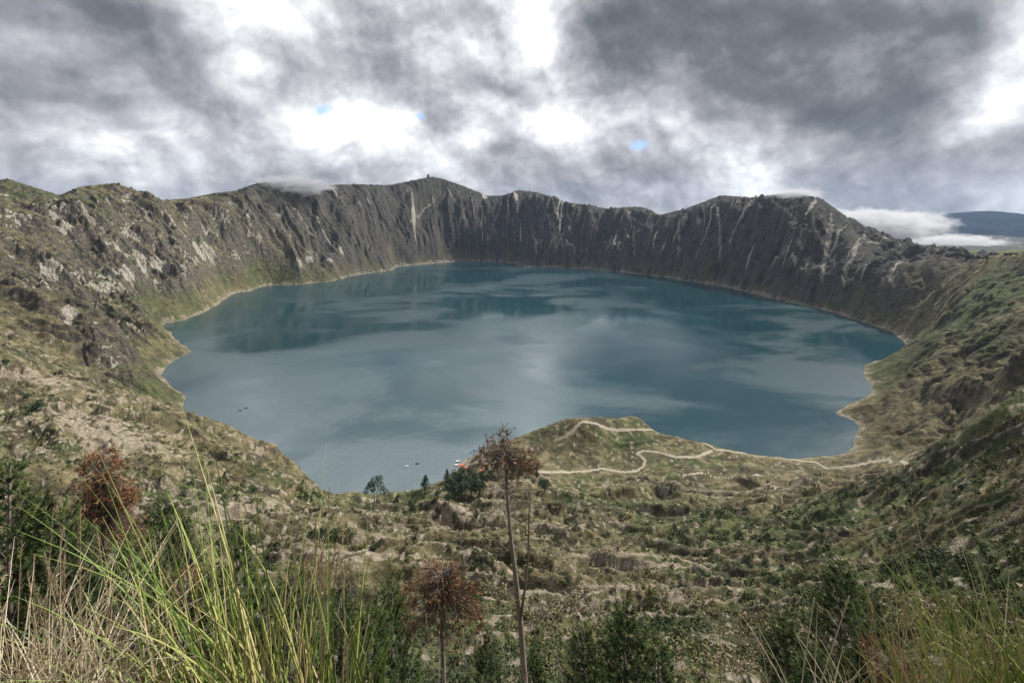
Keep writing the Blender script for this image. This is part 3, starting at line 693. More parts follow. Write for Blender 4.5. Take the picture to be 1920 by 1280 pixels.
# ---- young pines just below the viewpoint: (top px, top py, distance, crown width px, variant, label)
PINES = [pine_meshes(12., 5.2, 1, .3), pine_meshes(11., 3.4, 2, .35), pine_meshes(10., 4.2, 3, .3)]
PH = [12., 11., 10.]; PWD = [5.2, 3.4, 4.2]
def pine_at(px, py, Y, wpx, var, label, group=None, rz=None, name='pine_tree'):
    x = (px - 960) / F * Y; ztop = H + (400 - py) / F * Y; g = gz(x, Y) - .3; h = ztop - g; sc = h / PH[var]
    sw = wpx / F * Y / PWD[var] * 1.0
    return place_tree(name, PINES[var], ('trunk', 'branch', 'crown'), (x, Y, g), rnd(0, 6.28) if rz is None else rz, (sw, sw, sc), label, 'pine tree', group)
for a in [
 (18, 872, 16, 190, 1, 'tall thin green pine at the very left edge behind the grass'),
 (72, 925, 17, 200, 0, 'dark green pine beside the tall thin pine at the left edge'),
 (118, 960, 15, 230, 2, 'dark pine below the rusty red crown at the lower left'),
 (300, 945, 19, 150, 1, 'green pine with upswept shoots right of the rusty red tree'),
 (338, 972, 17, 170, 0, 'dark pine behind the long green grass blades, tip at half height of the slope'),
 (250, 1020, 14, 260, 2, 'broad dark pine under the rusty red tree, behind the pale bare shrub'),
 (445, 1000, 18, 200, 1, 'dark narrow pine seen between the green grass blades'),
 (400, 1070, 15, 240, 0, 'low dark pine in shade behind the middle of the grass tussock'),
 (545, 1075, 16, 210, 2, 'dark pine just right of the tallest green grass stems'),
 (640, 1120, 17, 190, 0, 'dark bushy pine between the grass tussock and the brown dying tree'),
 (735, 1098, 18, 190, 2, 'dark green pine left of the brown dying tree'),
 (690, 1150, 14, 200, 1, 'low dark pine in front, left of the brown dying tree'),
 (912, 1185, 17, 130, 0, 'small green pine between the brown tree and the tall bare trunk'),
 (1003, 1215, 18, 110, 2, 'small green pine right behind the base of the tall bare trunk'),
 (1095, 1180, 17, 200, 0, 'bushy green pine between the tall bare trunk and the forked top pine'),
 (1172, 1135, 16, 190, 2, 'green pine with upswept candle shoots at bottom centre right'),
 (1235, 1205, 15, 170, 1, 'low green pine right of the pine with candle shoots'),
 (1575, 1060, 20, 250, 0, 'largest green pine at the lower right behind two pale grass stalks'),
 (1475, 1155, 19, 170, 2, 'lower green pine left of the largest pine at the lower right'),
 (1640, 1115, 18, 150, 1, 'green pine touching the right side of the largest pine'),
 (1530, 1215, 14, 190, 2, 'low green pine in front of the largest pine at the lower right')]:
    pine_at(*a[:5], a[5], 'young pines below the viewpoint')

# ---- trees with dying crowns
def limb_tree(h, seed, trunk_pts, trunk_r, crown_centres, mat, twigs=0, tipn=60, brush=.16, fork=None, tlow=.5, thigh=.9, up_=.5):
    global rng
    keep_ = rng; rng = np.random.default_rng(seed)
    tk = MB(); br = MB(); cr = MB()
    pts = [np.array(p, float) for p in trunk_pts]; k = len(pts)
    tk.tube(pts, [trunk_r * (1 - .8 * i / (k - 1)) for i in range(k)], 8, .62)
    if fork:
        fp = [np.array(p, float) for p in fork]; tk.tube(fp, [trunk_r * .38 * (1 - .6 * i / (len(fp) - 1)) for i in range(len(fp))], 6, .45)
    def on(t_):
        f = t_ * (k - 1); i = min(int(f), k - 2); return pts[i] + (pts[i + 1] - pts[i]) * (f - i)
    B = []; Dr = []; Ls = []; Tt = []
    for (c0, r0, n_) in crown_centres:
        c0 = np.array(c0, float); r0 = np.array(r0, float)
        for j in range(n_):
            d = unit(rng.normal(0, 1, 3)); q_ = c0 + d * r0 * rnd(.35, 1.) ** .6
            st = on(min(.97, max(.3, (q_[2] - rnd(.4, .9) * abs(q_[0] - pts[-1][0]) - rnd(.0, .3)) / h)))
            mid = st * .45 + q_ * .55 + np.array((0, 0, -.12 * np.linalg.norm(q_ - st) * up_)) + rng.normal(0, .13, 3) * min(1., np.linalg.norm(q_ - st))
            br.tube([st, mid, q_], [.019, .011, .004], 3, rnd(.25, .6), False)
            for m_ in range(3): B.append(q_ - (q_ - mid) * rnd(0, .35) + rng.normal(0, .06, 3)); Dr.append(unit(unit(q_ - mid) + rng.normal(0, .6, 3) + np.array((0, 0, .2)))); Ls.append(rnd(.10, .28)); Tt.append(rnd(.15, .85))
    for j in range(twigs):
        st = on(rnd(tlow, thigh)); a = rnd(0, 6.28); L = rnd(.25, .8); d = unit((math.cos(a), math.sin(a), rnd(.2, 1.4)))
        m1_ = st + d * L * .5 + rng.normal(0, .04, 3); e_ = st + d * L + np.array((0, 0, .15 * L))
        br.tube([st, m1_, e_], [.011, .007, .003], 3, rnd(.4, .9), False)
        for m_ in range(3):
            dd = unit(d + rng.normal(0, .6, 3)); br.tube([m1_, m1_ + dd * L * .4], [.005, .002], 3, rnd(.4, .9), False)
    needle_shoots(cr, np.array(B), np.array(Dr), np.array(Ls), 9, brush, .012, np.array(Tt))
    rng = keep_
    return tk.mesh('trunk', M_bark, True), br.mesh('branch', M_bark), cr.mesh('crown', mat)
def loc_px(px, py, Y, x0, z0): return ((px - 960) / F * Y - x0, 0., H + (400 - py) / F * Y - z0)
# tall bare trunk in the middle
Y = 14.; x0 = (992 - 960) / F * Y; g0 = gz(x0, Y) - .3
LP = lambda px, py, dy=0.: tuple(np.array(loc_px(px, py, Y, x0, g0)) + np.array((0, dy, 0)))
hh = LP(945, 815)[2]
tr = [(0, 0, 0), LP(985, 1290), LP(977, 1180), LP(968, 1090), LP(958, 1010), LP(951, 930), LP(949, 870), LP(946, 822)]
fk = [LP(975, 1160, -.05), LP(984, 1100, -.1), LP(990, 1040, -.1), LP(992, 960, -.1), LP(996, 925, -.1)]
ms = limb_tree(hh, 21, tr, .125, [(LP(930, 850), (.55, .7, .42), 40), (LP(945, 826), (.35, .4, .24), 16), (LP(912, 862), (.36, .5, .28), 20), (LP(985, 866), (.50, .6, .24), 26), (LP(1000, 870), (.30, .4, .18), 8), (LP(945, 885), (.5, .5, .15), 8)],
               M_dkred, 110, fork=fk, tlow=.6, thigh=.93, brush=.085)
place_tree('dead_tree', ms, ('trunk', 'branch', 'crown'), (x0, Y, g0), 0, 1, 'tall bare leaning trunk with a sparse rusty crown, standing alone in the middle', 'dead tree')
# brown dying tree left of it
Y = 16.; x0 = (830 - 960) / F * Y; g0 = gz(x0, Y) - .3; hh = LP(830, 1065)[2]
tr = [(0, 0, 0), LP(832, 1285), LP(830, 1200), LP(827, 1140), LP(826, 1100), LP(828, 1070)]
ms = limb_tree(hh, 22, tr, .11, [(LP(825, 1090), (.85, .8, .5), 90), (LP(780, 1110), (.5, .5, .4), 36), (LP(880, 1120), (.55, .6, .45), 40), (LP(835, 1140), (1.1, .9, .35), 50), (LP(895, 1165), (.4, .5, .5), 26), (LP(768, 1165), (.4, .5, .5), 24), (LP(828, 1190), (.9, .8, .6), 40), (LP(805, 1075), (.4, .5, .35), 20), (LP(850, 1078), (.4, .5, .3), 18)],
               M_dkred, 60, tlow=.75, thigh=.97, brush=.10)
place_tree('dying_tree', ms, ('trunk', 'branch', 'crown'), (x0, Y, g0), 0, 1, 'dying tree with rounded rust-brown crown on a thin trunk, left of the tall trunk', 'dying tree')
# rusty tree on the left
Y = 18.; x0 = (195 - 960) / F * Y; g0 = gz(x0, Y) - .3; hh = LP(185, 840)[2]
tr = [(0, 0, 0), LP(200, 1200), LP(196, 1080), LP(192, 980), LP(188, 900), LP(186, 850)]
ms = limb_tree(hh, 23, tr, .14, [(LP(186, 880), (.75, .8, .75), 110), (LP(200, 940), (1.1, 1, .9), 150), (LP(240, 930), (.45, .6, .6), 36), (LP(170, 1010), (1.2, 1, 1.0), 130), (LP(250, 1000), (.6, .6, .8), 50)],
               M_red, 40, tlow=.5, thigh=.8, brush=.13)
place_tree('rusty_tree', ms, ('trunk', 'branch', 'crown'), (x0, Y, g0), 0, 1, 'rusty red dying tree rising above the dark pines at the left', 'dying tree')
for (px, py, Yt, s_, lab) in [(345, 1075, 15., .9, 'low rust-brown dying tree behind the green grass tussock'), (1665, 1215, 13., .8, 'small orange-brown dying tree at the lower right beside the pines'), (592, 1040, 30., 1.3, 'small brown leafless-looking tree on the slope right of the grass')]:
    Y = Yt; x0 = (px - 960) / F * Y; g0 = gz(x0, Y) - .3; hh = LP(px, py)[2]
    tr = [(0, 0, 0), (.05, 0, hh * .4), (.0, 0, hh * .7), (.03, 0, hh)]
    ms = limb_tree(hh, 30 + px, tr, .09, [((0, 0, hh - .6 * s_), (.9 * s_, .8 * s_, .6 * s_), 70), ((.3, 0, hh - 1.4 * s_), (1.0 * s_, .8 * s_, .6 * s_), 60)], M_red, 20, brush=.11, tlow=.6)
    place_tree('dying_tree', ms, ('trunk', 'branch', 'crown'), (x0, Y, g0), 0, 1, lab, 'dying tree')

# ---- bare shrubs
def bare_shrub(h, seed, n_=9):
    rr = np.random.default_rng(seed); mb = MB()
    def grow(p, d, L, r, lv):
        e_ = p + d * L; m_ = (p + e_) / 2 + rr.normal(0, L * .06, 3); mb.tube([p, m_, e_], [r, r * .8, r * .55], 3, rr.uniform(.3, .9), False)
        if lv == 0: return
        for k in range(int(rr.integers(2, 4))): grow(m_ if k == 0 else e_, unit(d + rr.normal(0, .45, 3) + np.array((0, 0, .1))), L * rr.uniform(.55, .8), r * .6, lv - 1)
    for i in range(n_):
        a = rr.uniform(0, 6.28); grow(np.zeros(3), unit((math.cos(a) * .45, math.sin(a) * .45, 1)), h * .36, .014, 4)
    return mb
for (px, pyt, Y, h, lab) in [(205, 1055, 9., 2.0, 'pale leafless shrub of fine twigs among the dark pines at the left'), (750, 1180, 12., 2.0, 'pale leafless shrub in front of the brown dying tree'), (860, 1210, 13., 1.8, 'low pale leafless shrub just right of the dying tree trunk'),
                        (1020, 1190, 12., 1.6, 'small leafless shrub at the foot of the tall bare trunk'), (1790, 1090, 16., 2.2, 'pale twiggy shrub behind the grass at the right'), (420, 1150, 8., 1.6, 'grey leafless shrub behind the base of the green grass')]:
    x = (px - 960) / F * Y; zt = H + (400 - pyt) / F * Y; g = gz(x, Y); h2 = max(h, zt - g)
    o = bare_shrub(h2, px).build('bare_shrub', M_twig); o.location = (x, Y, g - .1); tag(o, lab, 'shrub', 'leafless shrubs')

# ---- grass tussocks at the viewpoint
def tussock(name, x, y, g, n_, L0, L1, lean, spread, tint, tv, seed, label, mat, wid=.0045, group='grass tussocks at the viewpoint', heads=0, r0=.22, curve=.35):
    rr = np.random.default_rng(seed); root = empty(name, (x, y, g)); tag(root, label, 'grass tussock', group)
    mb = MB(); nS = 9
    for i in range(n_):
        a = rr.uniform(0, 6.28); p = np.array((math.cos(a), math.sin(a), 0)) * r0 * math.sqrt(rr.uniform(0, 1)); L = rr.uniform(L0, L1)
        d = unit(np.array((lean[0], lean[1], 1.)) + np.array((rr.normal(0, spread), rr.normal(0, spread), 0)))
        bend = np.array((d[0], d[1], 0)) * rr.uniform(.2, 1.6) * curve + rr.normal(0, .05, 3); wdv = unit(np.cross(d, rr.normal(0, 1, 3))); w0 = wid * rr.uniform(.6, 1.5)
        vs = []
        for s_ in range(nS):
            t_ = s_ / (nS - 1); c_ = p + d * L * t_ + bend * L * t_ ** 2.4 - np.array((0, 0, 1)) * L * .25 * t_ ** 3 * np.linalg.norm(bend) ** 1.0
            w_ = w0 * (1 - t_ ** 1.8) + .0006; nrm = unit(np.cross(d, wdv))
            vs += [c_ - wdv * w_, c_ + nrm * w_ * .5, c_ + wdv * w_]
        fs = []
        for s_ in range(nS - 1):
            k = s_ * 3; fs += [(k, k + 1, k + 4, k + 3), (k + 1, k + 2, k + 5, k + 4)]
        mb.add(vs, fs, np.clip(tint + rr.normal(0, tv) + np.repeat(np.linspace(.12, -.02, nS), 3) + (rr.uniform(.2, .5) if rr.uniform() < .12 else 0), 0, 1))
    mb.build('blades', mat, root)
    if heads:
        hb = MB()
        for i in range(heads):
            a = rr.uniform(0, 6.28); p = np.array((math.cos(a), math.sin(a), 0)) * r0 * rr.uniform(0, 1); L = rr.uniform(L1 * .85, L1 * 1.25)
            d = unit(np.array((lean[0] * .3, lean[1] * .3, 1.)) + np.array((rr.normal(0, spread * .5), rr.normal(0, spread * .5), 0)))
            e_ = p + d * L; hb.tube([p, p + d * L * .5 + rr.normal(0, .01, 3), e_], [.003, .0025, .0015], 4, .5, False)
            for k in range(26):
                t_ = rr.uniform(.78, 1.); q_ = p + d * L * t_; dd = unit(d * 1.6 + rr.normal(0, .5, 3)); w_ = unit(np.cross(dd, (0, 1, .2))) * .0035
                hb.tris([[q_ - w_, q_ + w_, q_ + dd * .035]], rr.uniform(.3, .9))
        hb.build('seed_heads', M_straw, root)
    return root
def gpt(px, Y): x = (px - 960) / F * Y; return x, Y, gz(x, Y) - .03
def T(px, Y, *a, **k):
    x, y, g = gpt(px, Y); return tussock('grass_tussock', x, y, g, *a, **k)
T(450, 2.35, 78, .75, 1.75, (-.42, .0), .20, .32, .18, 41, 'largest tussock of long green blades leaning left, at the lower left', M_grass, wid=.0046, r0=.22)
T(510, 2.2, 52, .6, 1.3, (-.14, .0), .16, .48, .16, 42, 'green and yellow tussock just right of the largest leaning one', M_grass, wid=.0042, r0=.2)
T(590, 2.3, 55, .5, 1.15, (.02, .0), .15, .42, .2, 43, 'sparser upright tussock at the right end of the green grass, left of the pines', M_grass, wid=.005, heads=5)
T(330, 2.2, 60, .4, 1.0, (-.22, .0), .25, .52, .2, 44, 'mixed green and brown tussock at the left foot of the largest one', M_grass, wid=.0045)
T(680, 2.2, 22, .5, .95, (.18, .0), .22, .25, .12, 45, 'thin tuft of bright green blades spreading apart beside the pines', M_grass, wid=.005, r0=.1)
T(20, 1.9, 300, .35, .72, (.05, .0), .42, .78, .12, 46, 'pale dry curly tussock in the bottom left corner', M_straw, wid=.0022, r0=.3, curve=.8)
T(150, 2.2, 80, .45, .85, (-.08, .0), .18, .25, .15, 47, 'brown dry tussock with seed heads right of the pale corner tussock', M_straw, wid=.0028, r0=.22, heads=14)
T(0, 2.6, 30, .6, 1.3, (0, .0), .12, .45, .2, 48, 'tall thin stalks at the far left edge behind the pale tussock', M_straw, wid=.0026, heads=10)
T(240, 2.0, 40, .3, .7, (-.1, .0), .3, .7, .2, 61, 'short straw coloured tussock between the brown seed heads and the green grass', M_straw, wid=.003, r0=.25)
T(1880, 2.3, 105, .45, 1.0, (-.10, .0), .26, .42, .17, 49, 'green and straw tussock at the bottom right corner', M_grass, wid=.0035, heads=6, r0=.28)
T(1790, 2.2, 60, .4, .85, (-.18, .0), .25, .5, .18, 50, 'thin mixed tussock left of the bottom right corner one', M_grass, wid=.003, r0=.25)
T(1700, 2.3, 60, .35, .75, (-.15, .0), .25, .62, .18, 51, 'low brownish tussock at the left end of the right-hand grass', M_grass, wid=.0028, heads=3)
T(1960, 2.1, 90, .5, 1.0, (-.15, .0), .25, .38, .2, 52, 'green tussock cut by the right edge of the picture', M_grass, wid=.0035)
T(1560, 2.1, 26, .2, .5, (-.05, .0), .25, .65, .18, 53, 'small tuft of straw stalks below the two tall pale stalks', M_straw, wid=.0025, r0=.15)
T(1440, 2.1, 18, .2, .45, (0.05, .0), .2, .6, .18, 54, 'small tuft of straw stalks at the bottom between the right pines and the centre', M_straw, wid=.0022, r0=.12)
# single stalks
def stalk(x0, y0, x1, y1, Y, label, head=True, w=.003, tint=.65):
    p = np.array(Wp(x0, y0, Y)); e_ = np.array(Wp(x1, y1, Y - .05)); g = gz(p[0], Y); 
    d = e_ - p; p2 = p - d / max(abs(d[2]), .2) * max(0, p[2] - g + .05)
    o = MB(); m_ = (p2 + e_) / 2 + rng.normal(0, .012, 3); o.tube([(0, 0, 0), m_ - p2, e_ - p2], [w, w * .85, w * .5], 5, tint, True)
    root = empty('grass_stalk', tuple(p2)); tag(root, label, 'grass stalk', 'single grass stalks'); o.build('stem', M_straw, root)
    if head:
        hb = MB(); d = unit(e_ - m_)
        for k in range(34):
            q_ = e_ - p2 - d * rnd(0, .13); dd = unit(d * 1.8 + rng.normal(0, .5, 3)); w_ = unit(np.cross(dd, (0, 1, .2))) * .003
            hb.tris([[q_ - w_, q_ + w_, q_ + dd * .03]], rnd(.3, .9))
        hb.build('seed_head', M_straw, root)
stalk(1505, 1285, 1527, 1120, 2., 'left one of the two tall pale stalks before the largest pine', False, .0035, .8)
stalk(1535, 1290, 1592, 1118, 2., 'tall pale stalk leaning right before the largest pine', True, .0035, .7)
stalk(1353, 1285, 1349, 1145, 2.1, 'straight reddish stalk left of the lower right pines, nearest the centre', True, .0028, .35)
stalk(1398, 1285, 1390, 1155, 2.1, 'thin straw stalk just right of the straight reddish stalk', True, .0022, .5)
stalk(1365, 1285, 1360, 1195, 2.2, 'shortest stalk between the reddish and the thin straw stalk', False, .0022, .4)
stalk(568, 1290, 566, 1195, 2.1, 'short bright orange dry stalk right of the green grass', False, .006, .1)
stalk(116, 1180, 114, 985, 2.3, 'tall straw seed stalk rising above the brown tussock at the left', True, .003, .6)

# ---- trees and bushes farther down
def far_tree(kind, seed):
    global rng
    keep_ = rng; rng = np.random.default_rng(seed); tk = MB(); cr = MB()
    if kind == 'euca':
        for (dx_, h_) in ((-.12, .62), (.06, .75), (.16, .6)): tk.tube([(dx_ * .3, 0, 0), (dx_ * .6, 0, h_ * .5), (dx_ * 1.4, rnd(-.05, .05), h_)], [.022, .016, .008], 5, .4)
        for (cx_, cz, rx, rz_, n_) in ((.02, .80, .26, .17, 420), (-.28, .58, .13, .07, 100), (.22, .56, .16, .08, 120), (-.36, .40, .12, .06, 90), (.34, .42, .12, .06, 70), (-.1, .5, .12, .06, 80), (.10, .92, .14, .08, 120), (-.14, .72, .16, .1, 160)):
            leafclump(cr, (cx_, rnd(-.06, .06), cz), (rx, rx * .8, rz_), n_, .020, .32 + rnd(-.05, .1))
    elif kind == 'cone':
        tk.tube([(0, 0, 0), (0, 0, .5), (.01, 0, .95)], [.03, .02, .008], 5, .4)
        for i in range(24):
            k = i / 24; r = .27 * (1 - k) ** .75 + .03; a = rnd(0, 6.28)
            leafclump(cr, (math.cos(a) * r * .45, math.sin(a) * r * .45, .13 + .84 * k), (r * rnd(.6, 1.), r * rnd(.6, 1.), .06), 60, .022, .28 + rnd(-.1, .12))
    elif kind == 'round':
        tk.tube([(0, 0, 0), (.02, 0, .4), (0, 0, .6)], [.04, .03, .015], 5, .4)
        for i in range(16):
            d = unit(rng.normal(0, 1, 3)); c_ = np.array((0, 0, .52)) + d * np.array((.26, .26, .30)) * rnd(.5, 1)
            leafclump(cr, c_, (rnd(.12, .22), rnd(.12, .22), rnd(.10, .18)), 60, .030, .36 + rnd(-.18, .2))
    else:   # bush
        tk.tube([(0, 0, 0), (.02, 0, .3)], [.05, .03], 5, .4)
        for i in range(10):
            a = rnd(0, 6.28); c_ = np.array((math.cos(a) * rnd(0, .4), math.sin(a) * rnd(0, .4), rnd(.2, .65)))
            leafclump(cr, c_, (rnd(.2, .32), rnd(.2, .32), rnd(.16, .28)), 50, .05, .3 + rnd(-.15, .2))
    rng = keep_; return tk.mesh('trunk', M_bark, True), cr.mesh('crown', M_leaf)
FT = {k: [far_tree(k, 70 + i) for i in range(3)] for k in ('euca', 'cone', 'round', 'bush')}
def far_at(kind, px, py, hpx, label, group=None, wk=1., name=None, cat=None, y1=5000.):
    p = hit(px, py, 20., y1)
    if p is None: return
    h = hpx / F * p[1]; nm = name or {'euca': 'eucalyptus_tree', 'cone': 'conifer_tree', 'round': 'broadleaf_tree', 'bush': 'bush'}[kind]
    return place_tree(nm, FT[kind][int(rng.integers(0, 3))], ('trunk', 'crown'), (p[0], p[1], p[2] - h * .04), rnd(0, 6.28) if kind != 'euca' else 0, (h * wk, h * wk, h), label, cat or {'euca': 'tree', 'cone': 'tree', 'round': 'tree', 'bush': 'bush'}[kind], group)
far_at('euca', 705, 942, 53, 'lone spreading eucalyptus with an open flat-topped crown on the near shore')
far_at('cone', 797, 926, 37, 'narrow dark conifer on the shore right of the lone eucalyptus', wk=1.15)
far_at('cone', 893, 972, 18, 'small dark pointed tree on the meadow below the grove', wk=.8)
for (px, py, h, lab, kd) in [(66, 768, 26, 'dark round bush on the left spur above the pale scarps', 'bush'), (50, 748, 12, 'smaller dark bush up left of the round bush on the left spur', 'bush'), (421, 902, 20, 'upper dark conical tree on the green shelf of the left spur', 'cone'), (478, 926, 17, 'lower dark conical tree on the green shelf of the left spur', 'round'),
                    (603, 1008, 20, 'dark pointed tree, left one of the pair on the near slope', 'cone'), (626, 1008, 20, 'dark round tree, right one of the pair on the near slope', 'round'), (588, 1000, 12, 'small dark bush left of the pair of trees on the near slope', 'bush'), (701, 1032, 16, 'dark round bush on the crest below the lone eucalyptus', 'bush'),
                    (10, 684, 14, 'dark bush on the left slope at the edge of the picture', 'bush'), (205, 440, 10, 'dark tree high on the left wall below the rim', 'round'), (183, 478, 10, 'dark tree clump lower on the left wall', 'round'), (611, 968, 10, 'little dark tree at the foot of the left spur', 'round'),
                    (770, 950, 12, 'low dark bush near the shore between the two lone trees', 'bush'), (745, 935, 9, 'low dark bush just right of the eucalyptus', 'bush'), (812, 945, 9, 'low dark hedge-like bush right of the shore conifer', 'bush'), (1540, 1000, 14, 'dark bush in the hollow of the terraced slope', 'bush'),
                    (1813, 548, 9, 'single dark tree on the right-hand wall below the rim', 'round'), (820, 934, 18, 'rounded dark bush at the left end of the shore grove', 'round')]:
    far_at(kd, px, py, h, lab)
GR = [(838,905,18),(852,899,20),(866,894,20),(880,893,18),(845,922,22),(860,915,24),(874,912,22),(890,908,22),(905,902,22),(850,936,22),(866,934,26),(884,932,26),(900,926,22),(842,944,16),(920,898,20),(935,893,18),(950,890,18),(965,890,16),(980,892,16),(992,895,20),(1005,900,18),(912,884,14),(930,880,14),(985,880,14),(1015,915,14),(1022,920,14),(1008,878,12),(958,903,14)]
for i, (x, y, h) in enumerate(GR):
    far_at('cone' if i in (0, 9) else 'round', x, y, h * (1.1 if y < 905 else 1.5), 'dense dark green tree inside the grove beside the beach', 'trees of the shore grove', wk=1.0, y1=700.)
for (x, y, h) in [(1689,475,9),(1694,476,7),(1700,475,9),(1784,482,6),(1790,482,8),(1797,483,9),(1803,484,8),(1811,486,9),(1819,487,9),(1826,487,7),(1834,488,8),(1843,488,6),(1850,489,8),(1888,482,8),(1896,481,7),(1905,480,6),(1775,480,5),(1764,479,6)]:
    for dy_ in (0, 2, 4, 7, 10, 14):
        p = hit(x, y + dy_, 500.)
        if p is not None and p[1] < 1900: break
    if p is not None and p[1] < 1900: far_at('round', x, y + dy_, h * 1.2, 'small dark tree in the row along the low part of the right rim', 'trees along the right rim', wk=1.2)
for (x, y, h, lab) in [(139,362,9,'tiny tree standing on the left skyline notch'), (222,349,8,'tiny tree on the left skyline hump'), (246,356,6,'tiny tree on the skyline right of the left hump'),(402,368,8,'tiny dark tree on the skyline before the cloud-capped ridge'),(412,368,6,'second tiny tree on the skyline, right beside the dark one'),(425,367,6,'lone tiny tree on the skyline just left of the cloud wisp'),(765,347,6,'tiny tree on the skyline left of the lookout hut')]:
    for dy_ in range(0, 30, 2):
        p = hit(x, y + dy_, 500.)
        if p is not None and p[1] < 4300: far_at('round', x, y + dy_, h, lab, wk=1.1); break

# ---- scrub cover of the near slopes (one mass nobody could count)
def scrub():
    mb = MB(); N = 24000
    px = rng.uniform(-150, 2070, N * 3); Ys = np.exp(rng.uniform(math.log(28), math.log(480), N * 3)); X = (px - 960) / F * Ys
    g = smp(z, X, Ys); py = 400 + (H - g) / Ys * F
    m = smp(fbm(*XY(24), 3, 201), X, Ys) + .35 * (Ys < 160); b1 = smp(bare, X, Ys); dd = smp(D, X, Ys); pm = smp(pathm, X, Ys)
    ok = (rng.uniform(-.55, .45, N * 3) < m - .35 * (Ys < 75)) & (b1 < .5) & (dd > 12) & (pm < .1) & (py < 1500)
    i = np.nonzero(ok)[0][:N]; X = X[i]; Ys = Ys[i]; g = g[i]; n_ = len(i)
    hue = smp(fbm(*XY(45), 3, 211), X, Ys); gr_ = smp(green, X, Ys)
    size = np.exp(rng.normal(0, .35, n_)) * (.42 + Ys / 330.)
    tint = np.clip(.50 + .22 * (1 - ss(110, 230, Ys)) * ss(-40, 20, X) - .34 * gr_ + .35 * hue + rng.normal(0, .14, n_), 0, 1)
    K = 34
    d = rng.normal(0, 1, (n_, K, 3)); d[..., 2] = np.abs(d[..., 2]); d /= np.linalg.norm(d, axis=-1, keepdims=True)
    P_ = np.stack([X, Ys, g], -1)[:, None] + d * size[:, None, None] * np.array((1., 1., .85)) * rng.uniform(.6, 1.05, (n_, K, 1))
    a = rng.normal(0, 1, (n_, K, 3)); a /= np.linalg.norm(a, axis=-1, keepdims=True); b_ = np.cross(a, d); b_ /= np.linalg.norm(b_, axis=-1, keepdims=True) + 1e-6
    s_ = size[:, None, None] * .27 * rng.uniform(.6, 1.4, (n_, K, 1))
    v = np.stack([P_ - a * s_, P_ + a * s_, P_ + b_ * s_ * 1.4 + d * s_ * .6], 2).reshape(-1, 3, 3).astype(f4)
    tt = np.clip(tint[:, None] + rng.normal(0, .06, (n_, K)), 0, 1).ravel()
    me = bpy.data.meshes.new('scrub'); k = len(v) * 3
    me.vertices.add(k); me.vertices.foreach_set('co', v.ravel()); me.loops.add(k); me.loops.foreach_set('vertex_index', np.arange(k, dtype=np.int32))
    me.polygons.add(len(v)); me.polygons.foreach_set('loop_start', np.arange(0, k, 3, dtype=np.int32)); me.update(calc_edges=True)
    at_ = me.attributes.new('tint', 'FLOAT', 'POINT'); at_.data.foreach_set('value', np.repeat(tt, 3).astype(f4))
    me.materials.append(M_scrub); o = bpy.data.objects.new('scrub', me); COL.objects.link(o); o['kind'] = 'stuff'; tag(o, 'low green and brown scrub covering the near slopes', 'scrub')
scrub()

# ---- boats and shelters on the small beach
def flat_mat(name, col, rough=.6):
    m, t, b = new_mat(name); p = t.node('ShaderNodeTexCoord').outputs['Object']
    c = t.mix(t.noise(p, 2.5, 4, .6), tuple(v * .75 for v in col), tuple(min(1, v * 1.2) for v in col)); t.l.new(c, b.inputs['Base Color']); b.inputs['Roughness'].default_value = rough
    return m
M_or = flat_mat('orange_plastic', (.62, .10, .04)); M_wh = flat_mat('white_paint', (.75, .76, .76)); M_dk = flat_mat('dark_boat', (.05, .07, .08)); M_wd = flat_mat('weathered_wood', (.20, .14, .09)); M_peach = flat_mat('pale_roof', (.80, .48, .36))
def hull(L, Wd, Hh):
    mb = MB(); nS = 11; vs = []
    for i in range(nS):
        t_ = i / (nS - 1); x = (t_ - .5) * L; k = math.sin(math.pi * min(max(t_, .02), .98)) ** .55; sheer = .22 * Hh * (2 * t_ - 1) ** 2 * 1.6
        for (yy, zz) in ((-1, 1.), (-.92, .45), (-.45, .05), (0, 0), (.45, .05), (.92, .45), (1, 1.)): vs.append((x, yy * Wd / 2 * k, zz * Hh + sheer))
        for (yy, zz) in ((.82, .96), (.6, .3), (-.6, .3), (-.82, .96)): vs.append((x, yy * Wd / 2 * k, zz * Hh + sheer))
    m_ = 11; fs = [(i * m_ + k, i * m_ + (k + 1) % m_, (i + 1) * m_ + (k + 1) % m_, (i + 1) * m_ + k) for i in range(nS - 1) for k in range(m_)]
    fs += [tuple(range(m_))[::-1], tuple(range((nS - 1) * m_, nS * m_))]
    mb.add(vs, fs); return mb
def thwarts(L, Wd, Hh):
    mb = MB()
    for x in (-.12 * L,):
        a = .14
        vs = [(x - a, -Wd * .40, Hh * .62), (x + a, -Wd * .40, Hh * .62), (x + a, Wd * .40, Hh * .62), (x - a, Wd * .40, Hh * .62)]; vs += [(p[0], p[1], p[2] + .05) for p in vs]
        mb.add(vs, [(3, 2, 1, 0), (4, 5, 6, 7), (0, 1, 5, 4), (1, 2, 6, 5), (2, 3, 7, 6), (3, 0, 4, 7)])
    return mb
hm = {}
def boat(name, x, y, zz, rz, L, Wd, Hh, mat, label, cat, group=None, tilt=0.):
    key = (L, mat.name)
    if key not in hm: hm[key] = (hull(L, Wd, Hh).mesh('hull', mat, True), thwarts(L, Wd, Hh).mesh('seat', M_wd if mat is not M_or else M_dk))
    r = empty(name, (x, y, zz), rz); r.rotation_euler = (tilt, 0, rz); tag(r, label, cat, group)
    for nm, me in zip(('hull', 'seat'), hm[key]):
        o = bpy.data.objects.new(nm, me); COL.objects.link(o); o.parent = r
